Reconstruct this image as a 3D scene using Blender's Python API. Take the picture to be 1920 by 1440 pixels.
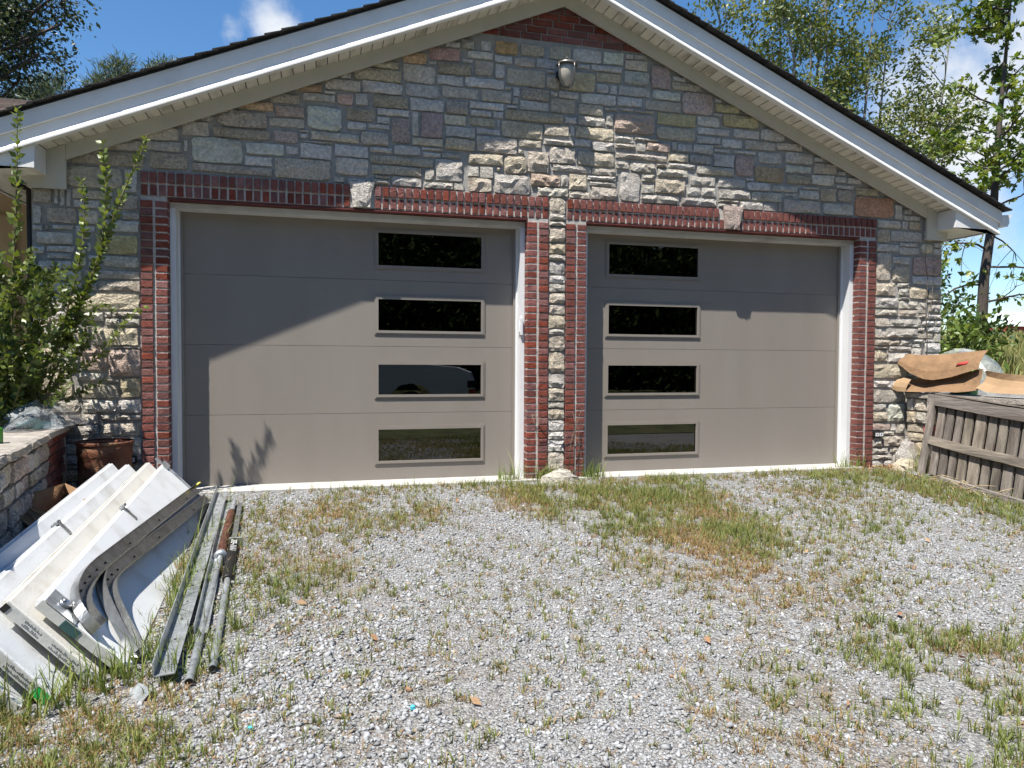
import bpy, math, random
import numpy as np
from mathutils import Vector, Matrix, Euler
for o in list(bpy.data.objects): bpy.data.objects.remove(o, do_unlink=True)
scene = bpy.context.scene
COL = scene.collection
R = math.radians
rnd = random.Random(7)
rng = np.random.default_rng(11)

# ---------------------------------------------------------------- camera
cam_d = bpy.data.cameras.new("camera"); cam = bpy.data.objects.new("camera", cam_d); COL.objects.link(cam)
cam_d.sensor_fit = 'HORIZONTAL'; cam_d.sensor_width = 36.0; cam_d.lens = 36.0 * 1332.0 / 1920.0
cam_d.clip_start = 0.05; cam_d.clip_end = 3000
YAW, PITCH, ROLL = 0.2540, -0.0314, 0.0051
fw = Vector((math.sin(YAW) * math.cos(PITCH), math.cos(YAW) * math.cos(PITCH), math.sin(PITCH)))
rt = Vector((math.cos(YAW), -math.sin(YAW), 0)); up = rt.cross(fw)
r2 = rt * math.cos(ROLL) + up * math.sin(ROLL); u2 = up * math.cos(ROLL) - rt * math.sin(ROLL)
cam.matrix_world = Matrix(((r2.x, u2.x, -fw.x, -2.0386), (r2.y, u2.y, -fw.y, -6.5), (r2.z, u2.z, -fw.z, 1.1028), (0, 0, 0, 1)))
scene.camera = cam
scene.view_settings.view_transform = 'Standard'; scene.view_settings.look = 'None'
scene.view_settings.exposure = 0.92; scene.view_settings.gamma = 1.0
scene.cycles.max_bounces = 5; scene.cycles.diffuse_bounces = 3; scene.cycles.glossy_bounces = 3; scene.cycles.transparent_max_bounces = 8
scene.cycles.caustics_reflective = False; scene.cycles.caustics_refractive = False
scene.cycles.use_adaptive_sampling = True; scene.cycles.adaptive_threshold = 0.02
scene.cycles.use_denoising = True

# ---------------------------------------------------------------- sky and sun
SUN_DIR = Vector((1.16, 1.0, -3.3)).normalized()          # the way the light travels
w = bpy.data.worlds.new("World"); scene.world = w; w.use_nodes = True
nt = w.node_tree; nt.nodes.clear(); L = nt.links.new
def N(t, nt_=None, **k):
    n = (nt_ or nt).nodes.new(t)
    for a, b in k.items(): setattr(n, a, b)
    return n
sky = N('ShaderNodeTexSky', sky_type='NISHITA'); sky.sun_disc = False
sky.sun_elevation = math.asin(-SUN_DIR.z); sky.sun_rotation = math.atan2(-SUN_DIR.x, -SUN_DIR.y)
sky.altitude = 200; sky.air_density = 1.0; sky.dust_density = 0.15; sky.ozone_density = 2.5
hs = N('ShaderNodeHueSaturation'); hs.inputs['Saturation'].default_value = 1.22; L(sky.outputs[0], hs.inputs['Color'])
bg = N('ShaderNodeBackground'); bg.inputs[1].default_value = 0.092; L(hs.outputs[0], bg.inputs[0])
bgc = N('ShaderNodeBackground'); bgc.inputs[0].default_value = (0.86, 0.90, 0.96, 1); bgc.inputs[1].default_value = 0.55
tc = N('ShaderNodeTexCoord')
def wmath(op, a, b=None, c=None):
    n = N('ShaderNodeMath', operation=op)
    for i, v in enumerate((a, b, c)):
        if v is None: continue
        if isinstance(v, (int, float)): n.inputs[i].default_value = v
        else: L(v, n.inputs[i])
    return n.outputs[0]
# cumulus: a soft noise field over the whole sky, thicker in a few banks
def noise(scale, detail, rough, w_off=(0, 0, 0)):
    m = N('ShaderNodeMapping'); m.inputs['Location'].default_value = w_off; L(tc.outputs['Generated'], m.inputs[0])
    n = N('ShaderNodeTexNoise'); n.inputs['Scale'].default_value = scale; n.inputs['Detail'].default_value = detail
    n.inputs['Roughness'].default_value = rough; L(m.outputs[0], n.inputs['Vector']); return n.outputs[0]
fine = noise(9.0, 6, 0.60, (3.1, 0.4, 1.7)); big = noise(2.2, 1, 0.5, (0.3, 1.9, 4.0))
bank = None
for d, k, amp in (((0.70, 0.655, 0.28), 110, 0.58), ((0.745, 0.60, 0.32), 120, 0.60), ((0.72, 0.655, 0.21), 150, 0.50), ((-0.070, 0.91, 0.398), 900, 0.54), ((-0.105, 0.912, 0.388), 1800, 0.46),
                  ((-0.8, -0.5, 0.35), 60, 0.55), ((0.3, -0.85, 0.4), 50, 0.5), ((-0.85, 0.45, 0.3), 60, 0.5)):
    v = N('ShaderNodeVectorMath', operation='DOT_PRODUCT'); L(tc.outputs['Generated'], v.inputs[0]); v.inputs[1].default_value = Vector(d).normalized()
    e = wmath('MULTIPLY', wmath('EXPONENT', wmath('MULTIPLY', wmath('SUBTRACT', v.outputs['Value'], 1.0), float(k))), amp)
    bank = e if bank is None else wmath('MAXIMUM', bank, e)
dens = wmath('ADD', wmath('ADD', wmath('MULTIPLY', fine, 0.85), wmath('MULTIPLY', big, 0.22)), bank)
cr = N('ShaderNodeMapRange'); cr.interpolation_type = 'SMOOTHSTEP'; cr.inputs['From Min'].default_value = 0.76; cr.inputs['From Max'].default_value = 1.10
L(dens, cr.inputs['Value'])
mx = N('ShaderNodeMixShader'); L(cr.outputs[0], mx.inputs[0]); L(bg.outputs[0], mx.inputs[1]); L(bgc.outputs[0], mx.inputs[2])
w.cycles.sampling_method = 'MANUAL'; w.cycles.sample_map_resolution = 512
wo = N('ShaderNodeOutputWorld'); L(mx.outputs[0], wo.inputs[0])
sd = bpy.data.lights.new("sun", 'SUN'); sd.energy = 5.0; sd.angle = R(0.53); sd.color = (1.0, 0.955, 0.88)
sun = bpy.data.objects.new("sun", sd); COL.objects.link(sun); sun.location = (-6, -6, 20)
sun.rotation_euler = SUN_DIR.to_track_quat('-Z', 'Y').to_euler()

# ---------------------------------------------------------------- helpers
WL = {}                                                     # world location of every parent
def new_obj(name, me, parent=None, loc=(0, 0, 0), mat=None):
    o = bpy.data.objects.new(name, me); COL.objects.link(o)
    p = Vector(WL[parent.name]) if parent else Vector((0, 0, 0))
    o.location = Vector(loc) - p
    if parent: o.parent = parent
    WL[o.name] = Vector(loc)
    if mat and me is not None and not me.materials: me.materials.append(mat)
    return o
def tag(o, label=None, cat=None, group=None, kind=None):
    if label: o['label'] = label
    if cat: o['category'] = cat
    if group: o['group'] = group
    if kind: o['kind'] = kind
    return o
def empty(name, loc, label=None, cat=None, group=None):
    o = new_obj(name, None, None, loc); o.empty_display_size = 0.1
    return tag(o, label, cat, group)
class MB:
    """collects shapes given in world metres"""
    def __init__(s): s.v = []; s.f = []; s.sm = []
    def add(s, vs, fs, smooth=False):
        b = len(s.v); s.v += [tuple(p) for p in vs]; s.f += [tuple(b + i for i in f) for f in fs]; s.sm += [smooth] * len(fs); return s
    def box(s, x0, x1, y0, y1, z0, z1, M=None):
        vs = [(x, y, z) for x in (x0, x1) for y in (y0, y1) for z in (z0, z1)]
        if M is not None: vs = [M @ Vector(p) for p in vs]
        return s.add(vs, [(0, 1, 3, 2), (4, 6, 7, 5), (0, 4, 5, 1), (2, 3, 7, 6), (0, 2, 6, 4), (1, 5, 7, 3)])
    def hexa(s, a, b):                                     # two quads of four points, joined
        return s.add(list(a) + list(b), [(3, 2, 1, 0), (4, 5, 6, 7), (0, 1, 5, 4), (1, 2, 6, 5), (2, 3, 7, 6), (3, 0, 4, 7)])
    def prism(s, poly, y0, y1):                            # polygon in x,z pushed along y
        n = len(poly); vs = [(x, y0, z) for x, z in poly] + [(x, y1, z) for x, z in poly]
        return s.add(vs, [tuple(range(n)), tuple(range(2 * n - 1, n - 1, -1))] + [((i + 1) % n, i, n + i, n + (i + 1) % n) for i in range(n)])
    def tube(s, pts, rad, n=8, cap=True, smooth=True):
        pts = [Vector(p) for p in pts]; rad = rad if hasattr(rad, '__len__') else [rad] * len(pts)
        vs = []; u = None
        for i, p in enumerate(pts):
            t = (pts[min(i + 1, len(pts) - 1)] - pts[max(i - 1, 0)])
            t = t.normalized() if t.length > 1e-9 else Vector((0, 0, 1))
            if u is None: u = t.orthogonal().normalized()
            u = (u - t * u.dot(t)); u = u.normalized() if u.length > 1e-6 else t.orthogonal().normalized()
            v = t.cross(u)
            vs += [p + (u * math.cos(2 * math.pi * k / n) + v * math.sin(2 * math.pi * k / n)) * rad[i] for k in range(n)]
        m = len(pts); fs = [(i * n + k, i * n + (k + 1) % n, (i + 1) * n + (k + 1) % n, (i + 1) * n + k) for i in range(m - 1) for k in range(n)]
        s.add(vs, fs, smooth)
        if cap:
            b = len(s.v) - m * n
            s.f += [tuple(b + k for k in range(n - 1, -1, -1)), tuple(b + (m - 1) * n + k for k in range(n))]; s.sm += [False, False]
        return s
    def lathe(s, c, prof, n=20, cap=True, smooth=True):     # profile of (radius, z) about c
        return s.tube_rings([[(c[0] + r * math.cos(2 * math.pi * k / n), c[1] + r * math.sin(2 * math.pi * k / n), c[2] + z) for k in range(n)] for r, z in prof], cap, smooth)
    def tube_rings(s, rings, cap=True, smooth=True):
        n = len(rings[0]); m = len(rings)
        s.add([p for r in rings for p in r], [(i * n + k, i * n + (k + 1) % n, (i + 1) * n + (k + 1) % n, (i + 1) * n + k) for i in range(m - 1) for k in range(n)], smooth)
        if cap:
            b = len(s.v) - m * n
            s.f += [tuple(b + k for k in range(n - 1, -1, -1)), tuple(b + (m - 1) * n + k for k in range(n))]; s.sm += [False, False]
        return s
    def sheet(s, G, th, nrm, smooth=True):                               # grid of points with a thickness
        nrm = Vector(nrm).normalized() * th
        a = len(G); b = len(G[0]); P = [Vector(p) for r in G for p in r]; Q = [p + nrm for p in P]
        I = lambda i, j: i * b + j; n = a * b
        fs = []
        for i in range(a - 1):
            for j in range(b - 1):
                fs.append((I(i, j), I(i + 1, j), I(i + 1, j + 1), I(i, j + 1))); fs.append((n + I(i, j), n + I(i, j + 1), n + I(i + 1, j + 1), n + I(i + 1, j)))
        rim = [I(0, j) for j in range(b)] + [I(i, b - 1) for i in range(1, a)] + [I(a - 1, j) for j in range(b - 2, -1, -1)] + [I(i, 0) for i in range(a - 2, 0, -1)]
        for k in range(len(rim)):
            p, q = rim[k], rim[(k + 1) % len(rim)]; fs.append((p, q, n + q, n + p))
        return s.add(P + Q, fs, smooth)
    def obj(s, name, mat, parent=None, origin=None):
        o0 = Vector(origin) if origin is not None else (Vector(WL[parent.name]) if parent else Vector(s.v[0]) * 0)
        me = bpy.data.meshes.new(name); me.from_pydata([(p[0] - o0.x, p[1] - o0.y, p[2] - o0.z) for p in s.v], [], s.f); me.update()
        if any(s.sm): me.polygons.foreach_set('use_smooth', s.sm)
        return new_obj(name, me, parent, o0, mat)
def np_mesh(name, V, F, mat, tint=None, parent=None, loc=(0, 0, 0), smooth=False):
    """V (n,3) float, F (m,k) int, tint per vertex (n,3)"""
    me = bpy.data.meshes.new(name); V = np.asarray(V, np.float32) - np.asarray(loc, np.float32); F = np.asarray(F, np.int32); m, k = F.shape
    me.vertices.add(len(V)); me.vertices.foreach_set('co', V.ravel()); me.loops.add(m * k); me.loops.foreach_set('vertex_index', F.ravel())
    me.polygons.add(m); me.polygons.foreach_set('loop_start', np.arange(0, m * k, k, dtype=np.int32)); me.polygons.foreach_set('loop_total', np.full(m, k, np.int32))
    if smooth: me.polygons.foreach_set('use_smooth', np.ones(m, bool))
    if tint is not None:
        a = me.attributes.new('tint', 'FLOAT_COLOR', 'POINT'); c = np.ones((len(V), 4), np.float32); c[:, :3] = tint; a.data.foreach_set('color', c.ravel())
    me.update(); me.validate()
    return new_obj(name, me, parent, loc, mat)

# ---------------------------------------------------------------- materials
def pm(name, base, rough=0.8, var=0.15, scale=6.0, bump=0.0, bscale=50.0, metal=0.0, objvar=0.0, spec=0.4, stain=None, stain_amt=0.0, stain_scale=2.0, stretch=None, detail=3, hue=0.0):
    m = bpy.data.materials.new(name); m.use_nodes = True; t = m.node_tree; n = t.nodes; l = t.links.new; b = n['Principled BSDF']
    b.inputs['Roughness'].default_value = rough; b.inputs['Metallic'].default_value = metal; b.inputs['Specular IOR Level'].default_value = spec
    c = n.new('ShaderNodeTexCoord'); vec = c.outputs['Object']
    oi = n.new('ShaderNodeObjectInfo')
    ad = n.new('ShaderNodeVectorMath'); ad.operation = 'ADD'; l(vec, ad.inputs[0])
    sc = n.new('ShaderNodeVectorMath'); sc.operation = 'SCALE'; sc.inputs[0].default_value = (13.1, 7.7, 19.3); l(oi.outputs['Random'], sc.inputs['Scale']); l(sc.outputs[0], ad.inputs[1]); vec = ad.outputs[0]
    if stretch:
        mp = n.new('ShaderNodeMapping'); mp.inputs['Scale'].default_value = stretch; l(vec, mp.inputs[0]); vec = mp.outputs[0]
    nz = n.new('ShaderNodeTexNoise'); nz.inputs['Scale'].default_value = scale; nz.inputs['Detail'].default_value = detail; nz.inputs['Roughness'].default_value = 0.62; l(vec, nz.inputs['Vector'])
    r = n.new('ShaderNodeValToRGB'); e = r.color_ramp.elements; e[0].position = 0.3; e[1].position = 0.7
    e[0].color = (*[max(0, x * (1 - var)) for x in base], 1); e[1].color = (*[min(1, x * (1 + var)) for x in base], 1); l(nz.outputs[0], r.inputs[0])
    col = r.outputs[0]
    if stain is not None:
        n2 = n.new('ShaderNodeTexNoise'); n2.inputs['Scale'].default_value = stain_scale; n2.inputs['Detail'].default_value = 3; l(vec, n2.inputs['Vector'])
        mr = n.new('ShaderNodeMapRange'); mr.inputs['From Min'].default_value = 0.5; mr.inputs['From Max'].default_value = 0.72; mr.inputs['To Max'].default_value = stain_amt; l(n2.outputs[0], mr.inputs[0])
        mi = n.new('ShaderNodeMix'); mi.data_type = 'RGBA'; l(mr.outputs[0], mi.inputs['Factor']); l(col, mi.inputs['A']); mi.inputs['B'].default_value = (*stain, 1); col = mi.outputs['Result']
    if objvar or hue:
        h = n.new('ShaderNodeHueSaturation'); mr = n.new('ShaderNodeMapRange'); mr.inputs['To Min'].default_value = 1 - objvar; mr.inputs['To Max'].default_value = 1 + objvar
        l(oi.outputs['Random'], mr.inputs[0]); l(mr.outputs[0], h.inputs['Value']); l(col, h.inputs['Color']); col = h.outputs[0]
        if hue:
            fr = n.new('ShaderNodeMath'); fr.operation = 'FRACT'; mu = n.new('ShaderNodeMath'); mu.operation = 'MULTIPLY'; mu.inputs[1].default_value = 7.31; l(oi.outputs['Random'], mu.inputs[0]); l(mu.outputs[0], fr.inputs[0])
            m2 = n.new('ShaderNodeMapRange'); m2.inputs['To Min'].default_value = 0.5 - hue; m2.inputs['To Max'].default_value = 0.5 + hue; l(fr.outputs[0], m2.inputs[0]); l(m2.outputs[0], h.inputs['Hue'])
            m3 = n.new('ShaderNodeMapRange'); m3.inputs['To Min'].default_value = 0.75; m3.inputs['To Max'].default_value = 1.2; l(fr.outputs[0], m3.inputs[0]); l(m3.outputs[0], h.inputs['Saturation'])
    l(col, b.inputs['Base Color'])
    if bump:
        n3 = n.new('ShaderNodeTexNoise'); n3.inputs['Scale'].default_value = bscale; n3.inputs['Detail'].default_value = 3; n3.inputs['Roughness'].default_value = 0.65; l(vec, n3.inputs['Vector'])
        bp = n.new('ShaderNodeBump'); bp.inputs['Strength'].default_value = min(1, bump); bp.inputs['Distance'].default_value = 0.02 * max(1, bump); l(n3.outputs[0], bp.inputs['Height']); l(bp.outputs[0], b.inputs['Normal'])
    return m
def tint_mat(name, rough=0.8, transl=0.0, spec=0.3):
    m = bpy.data.materials.new(name); m.use_nodes = True; t = m.node_tree; n = t.nodes; l = t.links.new; b = n['Principled BSDF']
    b.inputs['Roughness'].default_value = rough; b.inputs['Specular IOR Level'].default_value = spec
    a = n.new('ShaderNodeAttribute'); a.attribute_name = 'tint'; l(a.outputs['Color'], b.inputs['Base Color'])
    if transl:
        tr = n.new('ShaderNodeBsdfTranslucent'); h = n.new('ShaderNodeHueSaturation'); h.inputs['Saturation'].default_value = 1.15; h.inputs['Value'].default_value = 1.5; h.inputs['Hue'].default_value = 0.485
        l(a.outputs['Color'], h.inputs['Color']); l(h.outputs[0], tr.inputs['Color'])
        mx = n.new('ShaderNodeMixShader'); mx.inputs[0].default_value = transl; l(b.outputs[0], mx.inputs[1]); l(tr.outputs[0], mx.inputs[2]); l(mx.outputs[0], n['Material Output'].inputs[0])
    return m
M = {}
# stone kinds (g, d carry some shade in their tone, w, t some sunlight): g blue-grey, w pale grey, t tan, d speckled grey-brown, y buff, p pink, q dull red, m mauve, c green-grey, v olive, o ochre, z brown, x/r red
SC = dict(g=(.315, .315, .318), w=(.46, .455, .445), t=(.45, .418, .368), d=(.31, .292, .262), y=(.46, .42, .345), p=(.40, .335, .315), q=(.32, .20, .17), m=(.25, .20, .195),
          c=(.31, .335, .32), v=(.29, .265, .19), o=(.33, .235, .15), z=(.25, .20, .125), x=(.36, .25, .20), r=(.24, .062, .042))
for k, c in SC.items():
    fs_ = min(1.95, .66 / max(c)); c = (c[0] * fs_ * 1.03, c[1] * fs_ * .965, c[2] * fs_ * .87); ro = k in 'twyp'
    M['s' + k] = pm('stone_' + k, c, 0.9, 0.34 if ro else 0.28, 45 if ro else 34, 2.4 if ro else 1.3, 75 if ro else 65, objvar=0.16, hue=0.012, stain=(c[0] * .62, c[1] * .52, c[2] * .42), stain_amt=0.5, stain_scale=5)
M['mortar'] = pm('grey_mortar', (.35, .335, .31), 0.95, 0.2, 14, 0.6, 90)
M['bmortar'] = pm('pale_brick_mortar', (.50, .465, .425), 0.95, 0.22, 22, 0.7, 110)
M['brick'] = pm('red_brick', (.20, .064, .050), 0.85, 0.25, 22, 0.6, 70, objvar=0.26, hue=0.004, stain=(.12, .032, .028), stain_amt=0.6, stain_scale=12)
M['white'] = pm('white_vinyl', (.72, .73, .74), 0.45, 0.03, 3, 0)
M['trim'] = pm('weathered_white_trim', (.60, .60, .59), 0.55, 0.08, 5, 0.1, 30, stain=(.30, .28, .25), stain_amt=0.5, stain_scale=3, stretch=(1, 1, 3))
M['fascia'] = pm('white_fascia_metal', (.75, .745, .73), 0.5, 0.05, 2, 0.06, 14, stain=(.5, .5, .5), stain_amt=.4, stain_scale=4)
M['soffit'] = pm('cream_soffit', (.68, .645, .55), 0.6, 0.06, 3, 0.05, 12, stain=(.26, .22, .17), stain_amt=0.75, stain_scale=7, stretch=(1, .35, 1))
M['frieze'] = pm('cream_frieze', (.54, .52, .455), 0.6, 0.06, 3, 0.05, 20, stain=(.35, .33, .28), stain_amt=.35, stain_scale=3)
M['shingle'] = pm('dark_shingle', (.032, .03, .029), 0.95, 0.4, 60, 0.8, 120, objvar=.25)
M['brownshingle'] = pm('brown_shingle', (.17, .13, .11), 0.95, 0.35, 30, 0.8, 90, objvar=.3)
M['taupe'] = pm('taupe_door_paint', (.240, .213, .184), 0.55, 0.04, 3, 0.10, 160, stretch=(1, 1, .12), spec=0.35, stain=(.26, .24, .215), stain_amt=.35, stain_scale=1.6)
M['lintel'] = pm('dark_red_lintel', (.10, .022, .018), 0.6, 0.3, 8, 0.2, 40)
M['slab'] = pm('pale_concrete', (.42, .41, .385), 0.9, 0.15, 6, 0.3, 60)
M['inside'] = pm('garage_plaster', (.20, .20, .19), 0.9, 0.1, 2)
M['dark'] = pm('dark_metal', (.035, .032, .03), 0.45, 0.2, 20, metal=0.4)
M['galv'] = pm('galvanised_steel', (.52, .545, .56), 0.42, 0.30, 16, 0.15, 30, metal=0.75, stain=(.33, .36, .38), stain_amt=.7, stain_scale=9)
M['galvd'] = pm('dull_track_steel', (.44, .45, .455), 0.30, 0.25, 14, 0.1, 30, metal=0.85, stain=(.20, .19, .18), stain_amt=.55, stain_scale=8)
M['rust'] = pm('rusty_spring', (.12, .05, .033), 0.9, 0.4, 30, 0.7, 80)
M['drum'] = pm('rusty_drum', (.16, .06, .032), 0.85, 0.4, 9, 0.5, 40, stain=(.30, .22, .12), stain_amt=.7, stain_scale=5)
M['black'] = pm('black_tube', (.016, .015, .014), 0.5, 0.2, 10, spec=.25)
M['panel'] = pm('white_door_skin', (.70, .715, .72), 0.5, 0.03, 3, 0.12, 120, stain=(.42, .39, .34), stain_amt=.5, stain_scale=5)
M['panel2'] = pm('cream_door_skin', (.66, .635, .575), 0.55, 0.04, 3, 0.1, 90, stain=(.38, .33, .26), stain_amt=.5, stain_scale=5)
M['pedge'] = pm('grey_door_edge', (.50, .50, .47), 0.6, 0.1, 6, 0.1, 40)
M['card'] = pm('brown_cardboard', (.22, .132, .070), 0.9, 0.18, 9, 0.5, 30, stain=(.27, .16, .085), stain_amt=.5, stain_scale=3)
M['card2'] = pm('pale_cardboard', (.31, .205, .115), 0.9, 0.1, 4, 0.15, 25)
M['wood'] = pm('weathered_wood', (.20, .172, .142), 0.9, 0.55, 9, 0.9, 22, objvar=.32, hue=.015, stretch=(1, 1, .07), stain=(.10, .075, .055), stain_amt=.75, stain_scale=6)
M['woodh'] = pm('weathered_rail', (.20, .172, .145), 0.9, 0.5, 9, 0.7, 22, objvar=.2, hue=.01, stretch=(1, .07, 1), stain=(.10, .07, .05), stain_amt=.7, stain_scale=6)
M['bark'] = pm('grey_bark', (.075, .06, .05), 0.95, 0.35, 12, 0.9, 30, stretch=(1, 1, .25))
M['barkpale'] = pm('pale_bark', (.23, .21, .185), 0.95, 0.3, 14, 0.7, 40, stretch=(1, 1, .3))
M['stem'] = pm('green_brown_stem', (.14, .12, .055), 0.8, 0.3, 12)
M['twig'] = pm('dry_twig', (.16, .12, .085), 0.9, 0.3, 12)
M['straw'] = pm('dry_straw', (.42, .33, .19), 0.9, 0.3, 12)
M['leaf'] = tint_mat('leaf', 0.42, 0.30, 0.45)
M['grass'] = tint_mat('grass_blade', 0.6, 0.30, 0.3)
M['woodsleaf'] = tint_mat('dull_woods_leaf', 0.95, 0.0, 0.05)
M['grav'] = tint_mat('gravel_stone', 0.9, 0.0, 0.25)
M['litter'] = tint_mat('leaf_litter', 0.9, 0.1, 0.2)
M['tan'] = pm('tan_siding', (.50, .37, .22), 0.7, 0.06, 2)
M['redbarn'] = pm('red_barn', (.22, .03, .03), 0.8, 0.1, 2)
M['cap'] = pm('sandstone_cap', (.30, .27, .235), 0.95, 0.3, 7, 0.8, 30, stain=(.25, .22, .18), stain_amt=.5, stain_scale=4)
M['rock'] = pm('pale_limestone_rock', (.37, .345, .295), 0.95, 0.25, 9, 1.0, 30, stain=(.30, .25, .18), stain_amt=.5, stain_scale=6)
M['green'] = pm('green_plastic', (.06, .36, .03), 0.4, 0.05, 4)
M['gpaint'] = pm('green_spray_paint', (.01, .42, .09), 0.6, 0.1, 9)
M['yellow'] = pm('yellow_tape', (.6, .5, .08), 0.6, .05, 5)
M['red'] = pm('red_print', (.42, .045, .04), 0.7, .1, 20)
M['truck'] = pm('white_truck_paint', (.62, .64, .66), 0.25, 0.02, 3, spec=.6)
M['tyre'] = pm('tyre_rubber', (.02, .02, .02), 0.9, .1, 5)
M['chip'] = pm('turquoise_plastic', (.06, .42, .50), 0.5, .1, 5)
M['coverdark'] = pm('dark_green_cloth', (.03, .075, .075), 0.8, .3, 9)
M['ink'] = pm('black_ink', (.05, .05, .055), 0.8, .1, 5)
def glass_mat(name, tint, ior=1.5, rough=0.0):
    m = bpy.data.materials.new(name); m.use_nodes = True; t = m.node_tree; n = t.nodes; n.clear(); l = t.links.new
    tr = n.new('ShaderNodeBsdfTransparent'); tr.inputs[0].default_value = (*tint, 1); gl = n.new('ShaderNodeBsdfGlossy'); gl.inputs['Roughness'].default_value = rough
    fr = n.new('ShaderNodeFresnel'); fr.inputs[0].default_value = ior; mx = n.new('ShaderNodeMixShader'); l(fr.outputs[0], mx.inputs[0]); l(tr.outputs[0], mx.inputs[1]); l(gl.outputs[0], mx.inputs[2])
    o = n.new('ShaderNodeOutputMaterial'); l(mx.outputs[0], o.inputs[0]); return m
M['glass'] = glass_mat('tinted_window_glass', (.09, .095, .095), 2.15)
def film_mat(name, opaque, col, sc_=14, bs=.9):
    m = bpy.data.materials.new(name); m.use_nodes = True; t = m.node_tree; n = t.nodes; l = t.links.new; b = n['Principled BSDF']
    b.inputs['Base Color'].default_value = (*col, 1); b.inputs['Roughness'].default_value = 0.18; b.inputs['Specular IOR Level'].default_value = 0.8
    c = n.new('ShaderNodeTexCoord'); nz = n.new('ShaderNodeTexNoise'); nz.inputs['Scale'].default_value = sc_; nz.inputs['Detail'].default_value = 5; nz.inputs['Distortion'].default_value = 1.2; l(c.outputs['Object'], nz.inputs['Vector'])
    bp = n.new('ShaderNodeBump'); bp.inputs['Strength'].default_value = bs; bp.inputs['Distance'].default_value = 0.04; l(nz.outputs[0], bp.inputs['Height']); l(bp.outputs[0], b.inputs['Normal'])
    tr = n.new('ShaderNodeBsdfTransparent'); mx = n.new('ShaderNodeMixShader'); mr = n.new('ShaderNodeMapRange'); mr.inputs['From Min'].default_value = .3; mr.inputs['From Max'].default_value = .7; mr.inputs['To Min'].default_value = opaque * .5; mr.inputs['To Max'].default_value = min(1, opaque * 1.4)
    l(nz.outputs[0], mr.inputs[0]); l(mr.outputs[0], mx.inputs[0]); l(tr.outputs[0], mx.inputs[1]); l(b.outputs[0], mx.inputs[2]); l(mx.outputs[0], n['Material Output'].inputs[0]); return m
M['film'] = film_mat('clear_plastic_film', 0.34, (.62, .66, .68))
M['film2'] = film_mat('taut_plastic_film', 0.30, (.60, .63, .63), 4, .35)
fg = bpy.data.materials.new('frosted_lamp_glass'); fg.use_nodes = True; _b = fg.node_tree.nodes['Principled BSDF']; _b.inputs['Base Color'].default_value = (.42, .39, .33, 1); _b.inputs['Roughness'].default_value = .3; M['frost'] = fg

# ---------------------------------------------------------------- ground
def sstep(a, b, x): t = np.clip((x - a) / (b - a), 0, 1); return t * t * (3 - 2 * t)
def gz(x, y):
    x = np.asarray(x, float); y = np.asarray(y, float)
    h = 0.06 * np.clip(y, -6.5, 0.0) - 0.03 * sstep(-0.6, 0.0, y)
    h = h + 0.012 * np.sin(x * 1.7 + 1) * np.sin(y * 1.9) * sstep(0.1, -0.8, y)
    yard = 0.70 + 0.047 * np.clip(np.hypot(x - 4, y) - 8, 0, 70) * sstep(2, 12, x + y * 0.4)
    h = np.where((x > 4.35) & (y > -3.0), yard, h)
    left = 0.48 + 0.0 * x
    h = np.where((x < -4.25 + 0.0) & (y > -3.2), left, h)
    back = 0.35 + 0.02 * np.clip(y - 9, 0, 80)
    h = np.where((y > 9.2) & (x <= 4.35) & (x >= -4.25), back, h)
    return h
ax = np.concatenate([-np.geomspace(400, 12, 12), np.linspace(-9, -4.3, 12), [-4.2], np.linspace(-4.1, 4.3, 43), [4.4], np.linspace(4.8, 16, 20), np.geomspace(18, 400, 22)])
ay = np.concatenate([-np.geomspace(400, 12, 10), np.linspace(-10, -6, 9), np.linspace(-5.8, 0.2, 41), np.linspace(0.5, 9, 10), [9.3], np.linspace(10, 20, 8), np.geomspace(23, 500, 22)])
GX, GY = np.meshgrid(ax, ay); GZ = gz(GX, GY)
nx_, ny_ = len(ax), len(ay); I = np.arange(nx_ * ny_).reshape(ny_, nx_)
F = np.stack([I[:-1, :-1], I[:-1, 1:], I[1:, 1:], I[1:, :-1]], -1).reshape(-1, 4)
m = bpy.data.materials.new('gravelly_dirt'); m.use_nodes = True; t_ = m.node_tree; n_ = t_.nodes; l_ = t_.links.new; b_ = n_['Principled BSDF']; b_.inputs['Roughness'].default_value = .95
c_ = n_.new('ShaderNodeTexCoord'); v1 = n_.new('ShaderNodeTexVoronoi'); v1.inputs['Scale'].default_value = 95; l_(c_.outputs['Object'], v1.inputs['Vector'])
nz1 = n_.new('ShaderNodeTexNoise'); nz1.inputs['Scale'].default_value = 1.3; nz1.inputs['Detail'].default_value = 8; l_(c_.outputs['Object'], nz1.inputs['Vector'])
r1 = n_.new('ShaderNodeValToRGB'); r1.color_ramp.elements[0].color = (.09, .086, .08, 1); r1.color_ramp.elements[1].color = (.40, .395, .385, 1); l_(v1.outputs['Color'], r1.inputs[0])
r2_ = n_.new('ShaderNodeMapRange'); r2_.inputs['From Min'].default_value = .5; r2_.inputs['From Max'].default_value = .68; r2_.inputs['To Max'].default_value = .6; l_(nz1.outputs[0], r2_.inputs[0])
mi_ = n_.new('ShaderNodeMix'); mi_.data_type = 'RGBA'; l_(r2_.outputs[0], mi_.inputs['Factor']); l_(r1.outputs[0], mi_.inputs['A']); mi_.inputs['B'].default_value = (.17, .13, .09, 1); l_(mi_.outputs['Result'], b_.inputs['Base Color'])
bp_ = n_.new('ShaderNodeBump'); bp_.inputs['Strength'].default_value = .8; bp_.inputs['Distance'].default_value = .02; l_(v1.outputs['Distance'], bp_.inputs['Height']); bp_.invert = True; l_(bp_.outputs[0], b_.inputs['Normal'])
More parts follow.
